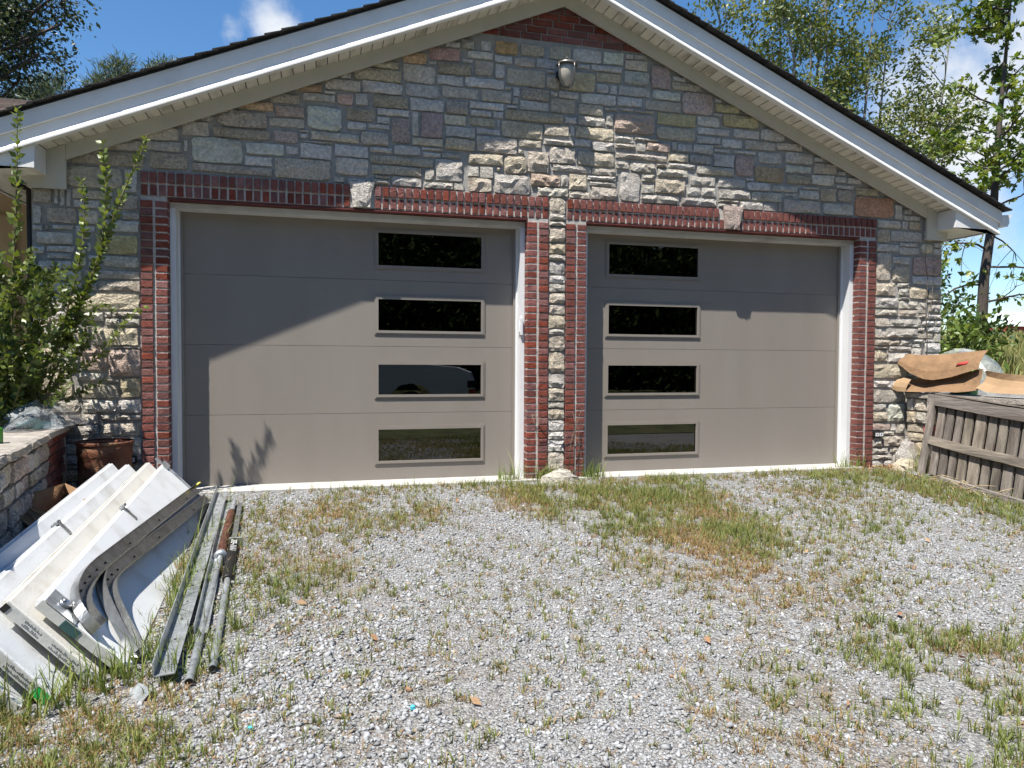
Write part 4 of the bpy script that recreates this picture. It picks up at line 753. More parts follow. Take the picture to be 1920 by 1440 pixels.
# old wooden gate panel leaning on the wall
T = empty('gate_panel', (3.90, -1.2, gzf(3.9, -1.2)), 'weathered grey wooden gate panel leaning against the low wall', 'gate')
def gp(s, h, d):                                              # s along (0 at the garage end), h up the lean, d proud of its face
    bot = Vector((3.905 - .115 * s, -.505 - 1.0 * s, 0)); bot.z = gzf(bot.x, bot.y) - .01
    leanv = Vector((.19, .012, .79)).normalized(); nrm = Vector((-.79, -.03, .19)).normalized()
    return bot + leanv * h + nrm * d
def gbox(name, s0, s1, h0, h1, d0, d1, sk=0.0, mat='wood'):
    b = MB(); P = lambda s, h, d: gp(s + sk * h, h, d); n = 4
    rr = rnd
    ra = [[P(s0, h, d0), P(s1, h, d0), P(s1, h, d1), P(s0, h, d1)] for h in np.linspace(h0, h1, n)]
    for q in ra[1:-1]: k = rr.uniform(-.003, .003); q[:] = [p + Vector((0, k, 0)) for p in q]
    b.tube_rings([[tuple(p) for p in q] for q in ra], True, False); return b.obj(name, M[mat], T)
s = .085
ws = [.10, .105, .095, .11, .135, .10, .10, .115, .10, .11, .10, .12, .10]
for i, wd in enumerate(ws):
    gbox('picket', s, s + wd - .013, .03 + .01 * rnd.random() - .012 * i, .80 + .012 * rnd.random(), .002, .020, sk=-.055 + .01 * rnd.random()); s += wd + .020
gbox('end_stile', -.03, .045, -.02, .80, .022, .060, sk=-.045)
for h0, h1, dd in ((.735, .845, .0215), (.335, .42, .0215)):
    b = MB(); n = 8
    rg = []
    for k in range(n):
        s_ = (.05 if h0 < .5 else -.06) + (1.62) * k / (n - 1); jj = rnd.uniform(-.003, .003); q = -.055 * h0
        rg.append([tuple(gp(s_ + q, h0 + jj - .02 * s_, dd)), tuple(gp(s_ + q, h1 + jj - .02 * s_, dd)), tuple(gp(s_ + q, h1 + jj - .02 * s_, dd + .036)), tuple(gp(s_ + q, h0 + jj - .02 * s_, dd + .036))])
    b.tube_rings(rg, True, False); b.obj('rail', M['woodh'], T)
b = MB(); b.hexa([gp(-.02, .852, -.05), gp(1.5, .822, -.05), gp(1.5, .822, .045), gp(-.02, .852, .045)], [gp(-.02, .866, -.05), gp(1.5, .836, -.05), gp(1.5, .836, .045), gp(-.02, .866, .045)]); b.obj('top_board', M['woodh'], T)
tag(MB().hexa([(3.74, -.86, gzf(3.74, -.86) - .01), (3.80, -.83, gzf(3.8, -.83) - .01), (3.64, -2.1, gzf(3.64, -2.1) - .01), (3.58, -2.1, gzf(3.58, -2.1) - .01)], [(3.75, -.86, .0), (3.80, -.83, .0), (3.64, -2.1, gzf(3.64, -2.1) + .055), (3.59, -2.1, gzf(3.58, -2.1) + .055)]).obj('ground_board', M['woodh'], None, (3.7, -1.4, -.09)), 'half-buried weathered board along the foot of the gate panel', 'board')
# cardboard on the wall
def curve_sheet(name, label, bot, top, n, bulge, mat, th=.006, print_=None, group='flattened cardboard on the low wall'):
    T = empty(name, bot[0], label, 'cardboard', group); m_ = 4; n = max(5, n * 2 // 3); G_ = []
    B = [Vector(p) for p in bot]; Tt = [Vector(p) for p in top]
    def samp(P, t): x = t * (len(P) - 1); i = min(int(x), len(P) - 2); return P[i].lerp(P[i + 1], x - i)
    for i in range(n):
        t = i / (n - 1); row = []
        for j in range(m_):
            s_ = j / (m_ - 1); q = samp(B, t).lerp(samp(Tt, t), s_); q.x += bulge * math.sin(math.pi * s_) * (1 - .5 * t) + .012 * abs(math.sin(t * 7)); row.append(q)
        G_.append(row)
    MB().sheet(G_, th * .7, (1, .1, .1), False).obj('board', M[mat], T)
    return T, G_
T, GG = curve_sheet('cardboard_sheet', 'large brown cardboard sheet with small red print curling over the low wall',
            [(4.02, .02, 1.12), (4.06, -.14, .99), (4.10, -.34, .925), (4.14, -.55, .96), (4.18, -.86, 1.055)], [(4.16, .03, 1.215), (4.22, -.14, 1.195), (4.30, -.34, 1.205), (4.34, -.55, 1.225), (4.36, -.80, 1.245)], 16, -.05, 'card')
b = MB(); qd = lambda i, j: Vector(GG[i][j]) + Vector((-.004, 0, .001)); b.sheet([[qd(7, 1).lerp(qd(7, 2), .2), qd(8, 1).lerp(qd(8, 2), .2)], [qd(7, 1).lerp(qd(7, 2), .62), qd(8, 1).lerp(qd(8, 2), .62)]], .0015, (-1, 0, 0)); b.obj('red_print', M['red'], T)

curve_sheet('cardboard_sheet', 'lower folded cardboard tray lying between the big sheet and the gate', [(4.00, -.03, .80), (4.06, -.25, .80), (4.08, -.5, .815), (4.10, -.72, .815), (4.10, -.92, .845)], [(4.10, -.06, .93), (4.20, -.25, .96), (4.24, -.5, .99), (4.26, -.72, 1.03), (4.22, -.87, 1.06)], 12, .03, 'card')
curve_sheet('cardboard_sheet', 'separate cardboard piece sagging over the right end of the gate', [(4.10, -.915, .87), (4.10, -1.02, .83), (4.08, -1.25, .825), (4.06, -1.6, .83), (4.06, -1.9, .84)], [(4.22, -.905, 1.04), (4.24, -1.02, 1.02), (4.24, -1.25, 1.0), (4.22, -1.6, .99), (4.22, -1.9, .99)], 12, .07, 'card2')
curve_sheet('cardboard_sheet', 'torn pale cardboard scraps against the stone at the wall end', [(3.96, .0, .82), (3.98, -.05, .80), (4.02, -.12, .80)], [(4.03, .0, .93), (4.05, -.06, .95), (4.08, -.13, .93)], 6, -.03, 'card2')
# plastic wrapped green thing on the wall, behind the cardboard
T = empty('wrapped_planter', (4.62, -.30, .72), 'clear plastic wrapped over a green tub behind the cardboard', 'wrapped tub')
MB().tube_rings(blob((4.70, -.20, .84), .34, .48, .42, 15, n=34, m=18, amp=.07), False).obj('film', M['film2'], T)
b = MB(); b.lathe((4.55, -.36, .72), [(.12, 0), (.15, .32), (.175, .33), (.175, .37), (.15, .38), (.14, .34), (.11, .02)], 20); b.obj('tub', M['green'], T)
for k in range(5): a = R(170 + 20 * k); MB().tube([(4.55 + .135 * math.cos(a), -.36 + .135 * math.sin(a), .74), (4.55 + .168 * math.cos(a), -.36 + .168 * math.sin(a), 1.04)], .008, 6).obj('rib', M['green'], T)

# rock at the middle pier
def rock(name, c, sx, sy, sz, seed, mat, label, cat, n=11, m=7):
    rr = random.Random(seed); rg = []
    for j in range(m):
        th = math.pi * (j + .15) / (m - .7); rg.append([(c[0] + sx * math.sin(th) * math.cos(2 * math.pi * i / n + .3 * j) * rr.uniform(.78, 1.12), c[1] + sy * math.sin(th) * math.sin(2 * math.pi * i / n + .3 * j) * rr.uniform(.8, 1.1), c[2] + max(-.02, sz * math.cos(th) * rr.uniform(.85, 1.1))) for i in range(n)])
    return tag(MB().tube_rings(rg, True, False).obj(name, mat, None, c), label, cat)
rock('boulder', (.085, -.14, gzf(.085, -.14)), .20, .10, .13, 4, M['rock'], 'pale limestone boulder at the foot of the middle brick pier', 'boulder')
rock('loose_stone', (4.02, -.16, gzf(4.0, -.16)), .13, .12, .32, 6, M['sw'], 'tall pale loose stone at the corner of the low wall', 'stone')
rock('loose_stone', (3.93, -.25, gzf(3.93, -.25)), .17, .12, .13, 9, M['st'], 'flat tan loose stone lying below the tall pale one', 'stone')
for i, (x, y, lab) in enumerate(((-1.73, -3.84, 'turquoise plastic chip farther from the tubes on the gravel'), (-2.31, -3.84, 'turquoise plastic chip lying nearer the tubes on the gravel'))):
    rock('plastic_chip', (x, y, gzf(x, y) + .012), .012, .009, .012, 40 + i, M['chip'], lab, 'plastic chip', 6, 4)['group'] = 'turquoise chips on the gravel'

# ---------------------------------------------------------------- house wing on the far left
T = empty('house_wing', (-6.2, 1.4, 0), 'tan house wing with brown shingle roof behind the shrub', 'house')
MB().box(-9.0, -4.345, 1.5, 1.62, -.2, 2.75).obj('wall', M['tan'], T)
D = new_obj('door', None, T, (-5.35, 1.49, .5))
MB().box(-5.75, -4.99, 1.46, 1.498, .5, 2.5).obj('door_leaf', M['tan'], D)
b = MB(); ring(b, (-5.50, -5.06, .78, 1.62), (-5.47, -5.09, .81, 1.59), 1.445, 1.4595); b.obj('door_molding', M['ink'], D)
MB().tube([(-4.42, .25, .4), (-4.42, .25, 2.5), (-4.55, .28, 2.56)], .03, 10).obj('downspout', M['dark'], T)
MB().lathe((-5.02, .9, .48), [(.075, 0), (.06, .03), (.055, .06), (.05, 2.0), (.06, 2.05), (.075, 2.09)], 16).obj('porch_post', M['trim'], T)
RFW = new_obj('roof', None, T, (-6.5, 3, 3.5))
p = .14
for k in range(30):
    y0 = .55 + k * p; z0 = 2.86 + k * p * .43
    MB().hexa([(-12, y0, z0), (-4.42, y0, z0), (-4.42, y0 + p * 1.3, z0 + p * 1.3 * .43 - .014), (-12, y0 + p * 1.3, z0 + p * 1.3 * .43 - .014)],
              [(-12, y0, z0 + .013), (-4.42, y0, z0 + .013), (-4.42, y0 + p * 1.3, z0 + p * 1.3 * .43 - .006), (-12, y0 + p * 1.3, z0 + p * 1.3 * .43 - .006)]).obj('shingle_course', M['brownshingle'], RFW)
MB().box(-12, -4.42, .53, .549, 2.70, 2.862).obj('eave_board', M['fascia'], T)
b = MB(); b.hexa([(-12, .56, 2.845), (-4.42, .56, 2.845), (-4.42, 4.74, 4.64), (-12, 4.74, 4.64)], [(-12, .56, 2.82), (-4.42, .56, 2.82), (-4.42, 4.74, 4.60), (-12, 4.74, 4.60)]); b.obj('roof_deck', M['dark'], RFW)
MB().box(-12, -4.96, .56, 1.5, 2.74, 2.76).obj('porch_ceiling', M['soffit'], T)

# ---------------------------------------------------------------- gravel
from math import pi
def in_poly(P, poly):
    x, y = P[:, 0], P[:, 1]; c = np.zeros(len(P), bool); q = np.array(poly); j = len(q) - 1
    for i in range(len(q)):
        xi, yi = q[i]; xj, yj = q[j]; c ^= ((yi > y) != (yj > y)) & (x < (xj - xi) * (y - yi) / (yj - yi + 1e-12) + xi); j = i
    return c
VIEW = [(-3.5, -6.9), (1.6, -6.9), (1.6, -5.0), (5.2, -.5), (5.2, .1), (-4.3, .1), (-4.3, -1.6)]
def vnoise(P, s, seed):
    """smooth value noise"""
    g = np.random.default_rng(seed).random((64, 64)); q = P * s + 100.3; i = np.floor(q).astype(int); f = q - i; f = f * f * (3 - 2 * f); a, b_ = i[:, 0] % 63, i[:, 1] % 63
    return (g[a, b_] * (1 - f[:, 0]) + g[a + 1, b_] * f[:, 0]) * (1 - f[:, 1]) + (g[a, b_ + 1] * (1 - f[:, 0]) + g[a + 1, b_ + 1] * f[:, 0]) * f[:, 1]
ZN = [  # grass patches on the drive: polygon, tufts per square metre, dry share, blade length
 ([(-0.78, -0.09), (-0.2, -0.38), (1.15, -0.22), (1.28, -0.89), (1.07, -1.71), (0.93, -2.39), (0.62, -2.65), (0.3, -2.49), (0.17, -2.01), (-0.35, -1.59), (-0.61, -1.01)], 700, .52, .065),
 ([(-2.41, -0.92), (-2.1, -0.49), (-1.52, -0.31), (-1.1, -1.09), (-1.26, -1.55), (-1.67, -1.6), (-2.23, -1.55)], 330, .45, .06),
 ([(-2.49, -0.24), (-2.43, 0.0), (-1.54, -0.02), (-0.33, -0.02), (-0.17, -0.12), (-0.73, -0.35), (-1.66, -0.25)], 210, .35, .06),
 ([(-0.20, -1.75), (0.2, -1.95), (0.62, -2.5), (0.5, -2.85), (-0.1, -2.98), (-0.36, -2.82)], 420, .72, .05),
 ([(2.54, -0.1), (3.55, -0.03), (3.75, -0.57), (3.69, -1.78), (2.81, -2.52), (3.12, -1.68), (3.0, -0.98), (2.64, -0.7)], 480, .52, .06),
 ([(0.5, -0.10), (2.54, -0.1), (2.64, -0.4), (1.6, -.35), (.6, -.35)], 330, .45, .055),
 ([(2.12, -0.94), (2.86, -0.74), (2.49, -1.3), (1.84, -1.45)], 170, .30, .08),
 ([(0.36, -3.59), (0.77, -3.59), (1.3, -3.92), (1.2, -4.6), (0.26, -4.9), (0.0, -4.59), (0.16, -4.23)], 900, .35, .055),
 ([(-0.49, -3.64), (0.03, -3.75), (0.16, -4.23), (0.05, -4.9), (-0.6, -4.9), (-0.67, -4.05)], 330, .65, .042),
 ([(-3.5, -3.15), (-3.0, -3.5), (-2.69, -3.40), (-2.5, -3.62), (-2.60, -4.2), (-3.4, -4.3)], 900, .66, .05),
 ([(-3.02, -1.4), (-2.72, -0.8), (-2.55, -1.83), (-2.50, -2.74), (-2.54, -3.25), (-2.65, -3.36), (-2.79, -2.99)], 150, .15, .085),
 ([(-2.57, -1.82), (-1.96, -1.83), (-1.8, -2.6), (-2.18, -2.81), (-2.51, -2.6)], 260, .4, .06),
 ([(-2.66, -.62), (-2.45, -.6), (-2.35, -3.1), (-2.52, -3.2)], 130, .3, .07),
 ([(-0.1, -3.02), (1.16, -2.76), (1.2, -3.13), (0.42, -3.48), (-0.2, -3.35)], 230, .45, .05),
 ([(.6, -1.4), (2.6, -.6), (2.6, -1.8), (1.2, -2.8)], 150, .45, .055),
 ([(-3.4, -5.25), (1.4, -5.25), (1.6, -6.9), (-3.4, -6.9)], 120, .45, .06),
 ([(-4.0, -.1), (-3.5, -.05), (-3.5, -.3), (-3.9, -.3)], 200, .4, .1)]
def cover(P):
    c = np.zeros(len(P))
    for poly, d, dry, h in ZN: c = np.maximum(c, in_poly(P, poly) * min(1, d / 420))
    return c
P = rng.uniform((-4.4, -6.9), (5.3, -.10), (640000, 2)); P = P[in_poly(P, VIEW)]
nz_ = vnoise(P, 1.6, 3) * .6 + vnoise(P, 4.1, 4) * .4
bald = np.clip((nz_ - .60) * 4, 0, .7)
keep = rng.random(len(P)) > np.maximum(np.where(P[:, 1] < -5.1, .72, 0), np.maximum(cover(P + rng.normal(0, .07, P.shape)) * .72, bald)); P = P[keep]
P = P[:200000]; n = len(P)
base = []
for k in range(10):                                            # ten split-stone shapes: squashed, clipped octahedra-like solids
    rr = np.random.default_rng(50 + k); d = np.array([(1, 0, 0), (-1, 0, 0), (0, 1, 0), (0, -1, 0), (0, 0, 1), (0, 0, -1), (.7, .7, .3), (-.7, .6, -.3)], float)[:rr.integers(6, 9)]
    d *= rr.uniform(.7, 1.2, (len(d), 1)); d += rr.normal(0, .16, (len(d), 3)); base.append(d * np.array([1, .80, .50]))
from mathutils.geometry import convex_hull_2d
import bmesh
tri = []
for d in base:
    bm = bmesh.new(); vs = [bm.verts.new(p) for p in d]; res = bmesh.ops.convex_hull(bm, input=vs); bm.verts.index_update(); bmesh.ops.triangulate(bm, faces=bm.faces[:])
    keepv = [v for v in bm.verts if v.link_faces]; idx = {v: i for i, v in enumerate(keepv)}; tri.append((np.array([v.co[:] for v in keepv]), np.array([[idx[v] for v in f.verts] for f in bm.faces]))); bm.free()
def rand_rot(n, r_, tilt=.6):
    a = r_.uniform(0, 2 * pi, n); t = r_.normal(0, tilt, n); q = r_.normal(0, tilt, n)
    ca, sa, ct, st, cq, sq = np.cos(a), np.sin(a), np.cos(t), np.sin(t), np.cos(q), np.sin(q)
    Rz = np.zeros((n, 3, 3)); Rz[:, 0, 0] = ca; Rz[:, 0, 1] = -sa; Rz[:, 1, 0] = sa; Rz[:, 1, 1] = ca; Rz[:, 2, 2] = 1
    Rx = np.zeros((n, 3, 3)); Rx[:, 0, 0] = 1; Rx[:, 1, 1] = ct; Rx[:, 1, 2] = -st; Rx[:, 2, 1] = st; Rx[:, 2, 2] = ct
    Ry = np.zeros((n, 3, 3)); Ry[:, 1, 1] = 1; Ry[:, 0, 0] = cq; Ry[:, 0, 2] = sq; Ry[:, 2, 0] = -sq; Ry[:, 2, 2] = cq
    return Rz @ Rx @ Ry
near = np.clip((-P[:, 1] - 2.0) / 3, 0, 1)
size = np.exp(rng.normal(math.log(.0072), .40, n)); size = np.clip(size, .0035, .021)
size[(P[:, 0] < -1.6) & (P[:, 1] < -2.6)] *= 1.18
kind = rng.integers(0, 10, n); Vs, Fs, Cs = [], [], []; off = 0
shade = np.clip(rng.normal(.295, .062, n), .10, .48); br = rng.random(n)
cols = np.stack([shade * .985, shade, shade * 1.015], -1)
brown = br < .07; cols[brown] = np.stack([shade[brown] * .85, shade[brown] * .70, shade[brown] * .55], -1)
rusty = br > .997; cols[rusty] = (.26, .16, .10)
for k in range(10):
    idx = np.where(kind == k)[0]; v, f = tri[k]; m_ = len(idx); Rm = rand_rot(m_, rng, .45)
    V = np.einsum('nij,vj->nvi', Rm, v) * size[idx, None, None]; V[..., 0] += P[idx, 0, None]; V[..., 1] += P[idx, 1, None]; V[..., 2] += (gz(P[idx, 0], P[idx, 1]) + size[idx] * rng.uniform(-.15, .32, m_))[:, None]
    Vs.append(V.reshape(-1, 3)); Fs.append((f[None] + (np.arange(m_) * len(v))[:, None, None]).reshape(-1, 3) + off); off += m_ * len(v); Cs.append(np.repeat(cols[idx], len(v), 0))
o = np_mesh('gravel', np.concatenate(Vs), np.concatenate(Fs), M['grav'], np.concatenate(Cs)); tag(o, 'loose pale grey crushed gravel over the drive', 'gravel', kind='stuff')

# ---------------------------------------------------------------- grass
def blades(base, length, width, lean, az, col, coltip, name, label, mat='grass', z=None):
    n = len(base); d = np.stack([np.cos(az), np.sin(az), np.zeros(n)], -1); s = np.stack([-np.sin(az), np.cos(az), np.zeros(n)], -1)
    tw = rng.uniform(-1, 1, (n, 1)); s = s * np.cos(tw) + d * np.sin(tw) * .7
    B = base; L1 = length[:, None]; upv = np.array([0, 0, 1.0])
    p1 = B + (upv * np.cos(lean * .5)[:, None] + d * np.sin(lean * .5)[:, None]) * L1 * .5
    p2 = p1 + (upv * np.cos(lean * 1.5)[:, None] + d * np.sin(lean * 1.5)[:, None]) * L1 * .5
    w = width[:, None] / 2
    V = np.stack([B - s * w, B + s * w, p1 - s * w * .8, p1 + s * w * .8, p2], 1); i = np.arange(n)[:, None] * 5
    Fq = np.concatenate([i + np.array([[0, 1, 3]]), i + np.array([[0, 3, 2]]), i + np.array([[2, 3, 4]])])
    C = np.stack([col, col, (col + coltip) / 2, (col + coltip) / 2, coltip], 1)
    return tag(np_mesh(name, V.reshape(-1, 3), Fq, M[mat], C.reshape(-1, 3)), label, 'grass', kind='stuff')
tp, th_, td = [], [], []
for poly, dens, dry, h in ZN:
    q = np.array(poly); lo, hi = q.min(0), q.max(0); m_ = int(1.6 * dens * np.prod(hi - lo)); C = rng.uniform(lo, hi, (m_, 2)); C = C[in_poly(C, poly)]; C = C + rng.normal(0, .11, C.shape); C = C[C[:, 1] < -.03]
    nn = vnoise(C, 3.3, 8) * .5 + vnoise(C, 7.7, 9) * .5; C = C[rng.random(len(C)) < np.clip((nn - .22) * 2.6, .05, 1)]
    tp.append(C); th_.append(np.full(len(C), h)); td.append(np.clip(np.full(len(C), dry) + (vnoise(C, 2.1, 12) - .5) * 1.0, .03, .95))
C = rng.uniform((-4.2, -5.2), (5, -.05), (12000, 2)); C = C[in_poly(C, VIEW)]; nn = vnoise(C, 1.4, 18); C = C[rng.random(len(C)) < nn * .9]
tp.append(C); th_.append(np.full(len(C), .042)); td.append(np.full(len(C), .5))
tp = np.concatenate(tp); th_ = np.concatenate(th_); td = np.concatenate(td); nt_ = len(tp)
nb = rng.integers(6, 15, nt_); ti = np.repeat(np.arange(nt_), nb); nB = len(ti)
az = rng.uniform(0, 2 * pi, nB); rad = np.abs(rng.normal(0, .014, nB)); bx = tp[ti, 0] + np.cos(az) * rad; by = tp[ti, 1] + np.sin(az) * rad
isdry = rng.random(nB) < td[ti]
ln = th_[ti] * np.exp(rng.normal(0, .32, nB)) * np.where(isdry, .75, 1); lean = np.abs(rng.normal(.55, .36, nB)) + np.where(isdry, rng.uniform(.2, 1.0, nB), 0)
g1 = np.array([.095, .135, .030]); g2 = np.array([.20, .215, .06]); d1 = np.array([.34, .25, .12]); d2 = np.array([.21, .125, .06])
mix = rng.random((nB, 1)); tv = rng.random(nt_)[ti][:, None]; gcol = g1 * (1 - mix) + g2 * mix; gcol = gcol * (.75 + .5 * tv); dcol = (d1 * mix + d2 * (1 - mix)) * (.8 + .4 * tv)
col = np.where(isdry[:, None], dcol, gcol); tip = np.where(isdry[:, None], dcol * 1.1, gcol * 1.25 + .02)
Bz = np.stack([bx, by, gz(bx, by)], -1)
blades(Bz[~isdry], ln[~isdry], rng.uniform(.0030, .0062, (~isdry).sum()), lean[~isdry], az[~isdry], col[~isdry], tip[~isdry], 'grass', 'short green grass tufts growing through the gravel')
blades(Bz[isdry], ln[isdry], rng.uniform(.0028, .0055, isdry.sum()), lean[isdry], az[isdry], col[isdry], tip[isdry], 'dry_grass', 'straw coloured dead grass mixed among the green tufts')
# tall seedy grass along the stack and the piers
C = np.concatenate([np.stack([rng.normal(x, s, k), rng.normal(y, t, k)], -1) for x, y, s, t, k in ((-2.77, -2.5, .02, .35, 34), (-2.80, -1.5, .02, .4, 14), (-2.85, -3.36, .20, .04, 40), (-3.15, -3.55, .15, .06, 34), (.02, -.06, .10, .03, 45), (.45, -.06, .06, .03, 26), (-.33, -.03, .08, .02, 22), (3.45, -.02, .10, .02, 24), (3.97, -.35, .05, .10, 26), (-3.75, -1.0, .1, .5, 20))])
nb = rng.integers(3, 7, len(C)); ti = np.repeat(np.arange(len(C)), nb); az = rng.uniform(0, 2 * pi, len(ti)); bx = C[ti, 0] + np.cos(az) * .012; by = C[ti, 1] + np.sin(az) * .012
ln = np.exp(rng.normal(math.log(.15), .35, len(ti))); mix = rng.random((len(ti), 1)); col = np.array([.10, .17, .035]) * (1 - mix) + np.array([.24, .26, .08]) * mix
blades(np.stack([bx, by, gz(bx, by)], -1), ln, rng.uniform(.004, .008, len(ti)), np.abs(rng.normal(.45, .25, len(ti))), az, col, col * 1.2, 'tall_grass', 'tall seeding grass along the door sections and brick piers')
# litter of dead leaves under the right wall and by the gate
C = np.concatenate([np.stack([rng.normal(4.0, .16, 260), rng.normal(-.12, .07, 260)], -1), np.stack([rng.uniform(3.55, 3.85, 120), rng.uniform(-2.2, -.5, 120)], -1), np.stack([rng.uniform(-4.0, -3.3, 160), rng.uniform(-.9, -.1, 160)], -1), np.stack([rng.uniform(-3, 3.5, 45), rng.uniform(-4.6, -.2, 45)], -1)])
n = len(C); v = np.array([(-1, 0, 0), (0, -.5, .15), (1, 0, .1), (0, .5, .2)]); Rm = rand_rot(n, rng, .5); V = np.einsum('nij,vj->nvi', Rm, v) * rng.uniform(.012, .032, (n, 1, 1)); V[..., 0] += C[:, 0, None]; V[..., 1] += C[:, 1, None]; V[..., 2] += (gz(C[:, 0], C[:, 1]) + .018)[:, None]
mx_ = rng.random((n, 1)); lc = np.array([.26, .13, .07]) * mx_ + np.array([.36, .25, .15]) * (1 - mx_)
tag(np_mesh('leaf_litter', V.reshape(-1, 3), np.arange(n)[:, None] * 4 + np.array([[0, 1, 2, 3]]), M['litter'], np.repeat(lc, 4, 0)), 'dead brown leaves scattered along the wall foot', 'leaf litter', kind='stuff')
# dry straw stalks in front of the gate and dead stems on the middle pier
def stalks(name, label, lines, mat, rad=.003, cat='dead stems'):
    T = empty(name, lines[0][0], label, cat); 
    for l in lines: MB().tube(l, [rad] * (len(l) - 1) + [rad * .4], 5).obj('stalk', M[mat], T)
rr = random.Random(77)
ls = []
for k in range(14):
    y = rr.uniform(-1.55, -.55); x = 3.70 - .1 * (-y - .5) + rr.uniform(-.05, .05); a = rr.uniform(-2.6, -.4); l_ = rr.uniform(.12, .35); z = gzf(x, y); ls.append([(x, y, z + .015), (x + .4 * l_ * math.cos(a), y + .5 * l_ * math.sin(a), z + rr.uniform(.03, .09)), (x + l_ * .6 * math.cos(a), y + l_ * math.sin(a), z + rr.uniform(.02, .12))])
stalks('dry_stalks', 'tangle of dry straw stalks at the foot of the gate panel', ls, 'straw', .004)
stalks('dead_vine', 'dark dead vine stems looped across the middle brick pier', [[(-.16, -.03, .60), (-.05, -.07, .55), (.10, -.08, .52), (.26, -.06, .50), (.30, -.04, .56)], [(.26, -.05, .02), (.25, -.06, .25), (.27, -.06, .5), (.24, -.05, .62)], [(.30, -.05, .02), (.31, -.055, .3), (.29, -.05, .52), (.33, -.05, .66)], [(-.16, -.03, .60), (-.12, -.05, .45), (.02, -.06, .50)], [(.20, -.05, .0), (.22, -.07, .35), (.28, -.06, .49)]], 'twig', .0035)
stalks('dead_vine', 'thin dark dead vine climbing the stone at the right corner', [[(4.36, -.035, .9), (4.38, -.04, 1.4), (4.35, -.035, 1.7), (4.37, -.04, 2.0), (4.33, -.035, 2.25), (4.34, -.04, 2.46)], [(4.36, -.04, 1.55), (4.42, -.04, 1.75), (4.46, -.035, 2.2)], [(4.36, -.04, 1.05), (4.30, -.04, 1.2), (4.33, -.035, 1.5)]], 'twig', .0035)

# ---------------------------------------------------------------- leaves and trees
LEAFQ = np.array([(0, 0, 0), (.45, -.24, .05), (1, 0, -.02), (.45, .24, .05)])
def leaf_mesh(name, pos, dirs, size, cols, parent, mat='leaf', loc=(0, 0, 0), narrow=1.0, droop=.0):
    n = len(pos); d = dirs / (np.linalg.norm(dirs, axis=1, keepdims=True) + 1e-9); rv = rng.normal(0, 1, (n, 3)); s = np.cross(d, rv); s /= np.linalg.norm(s, axis=1, keepdims=True) + 1e-9; u = np.cross(s, d)
    q = LEAFQ * np.array([1, narrow, 1])
    V = pos[:, None] + size[:, None, None] * (q[None, :, 0, None] * d[:, None] + q[None, :, 1, None] * s[:, None] + q[None, :, 2, None] * u[:, None])
    i = np.arange(n)[:, None] * 4
    F = np.concatenate([i + np.array([[0, 1, 2]]), i + np.array([[0, 2, 3]])])
    if name is None: return V.reshape(-1, 3), F, np.repeat(cols, 4, 0)
    return np_mesh(name, V.reshape(-1, 3), F, M[mat], np.repeat(cols, 4, 0), parent, loc)
def grow(b, start, dirv, length, rad, depth, r_, tips, up=.25, wig=.25, kids=(3, 5), shrink=.62, seg=5, spread=.9):
    pts = [Vector(start)]; d = Vector(dirv).normalized(); rads = [rad]
    for k in range(seg):
        d = (d + Vector((r_.gauss(0, wig), r_.gauss(0, wig), r_.gauss(0, wig) * .6 + up * .25))).normalized(); pts.append(pts[-1] + d * length / seg); rads.append(rad * (1 - .7 * (k + 1) / seg))
    b.tube(pts, rads, 5 if depth < 2 else 7, cap=False)
    if depth <= 1: tips += [(pts[k], (pts[k] - pts[k - 1]).normalized()) for k in range(2, len(pts))]
    if depth > 0:
        for _ in range(r_.randint(*kids)):
            k = r_.uniform(.25, 1); i = min(int(k * seg), seg - 1); p = pts[i].lerp(pts[i + 1], k * seg - i); a = d.orthogonal().normalized(); a.rotate(Matrix.Rotation(r_.uniform(0, 6.28), 3, d))
            nd = (d * r_.uniform(.5, 1) + a * r_.uniform(.5, 1.1) * spread).normalized(); grow(b, p, nd, length * shrink * r_.uniform(.7, 1.15), rads[i] * .55, depth - 1, r_, tips, up, wig, kids, shrink, max(3, seg - 1), spread)
def leaf_cloud(tips, per, spreadr, size, cA, cB, r_, hang=0.0):
    P_ = np.array([t[0][:] for t in tips]); Dv = np.array([t[1][:] for t in tips]); ti = np.repeat(np.arange(len(P_)), per); n = len(ti)
    pos = P_[ti] + r_.normal(0, spreadr, (n, 3)); d = Dv[ti] * .6 + r_.normal(0, .7, (n, 3)) - np.array([0, 0, hang]); m_ = r_.random((n, 1)) ; tt = r_.random(len(P_))[ti][:, None]
    return pos, d, size * np.exp(r_.normal(0, .22, n)), (np.array(cA) * (1 - m_) + np.array(cB) * m_) * (.75 + .5 * tt)

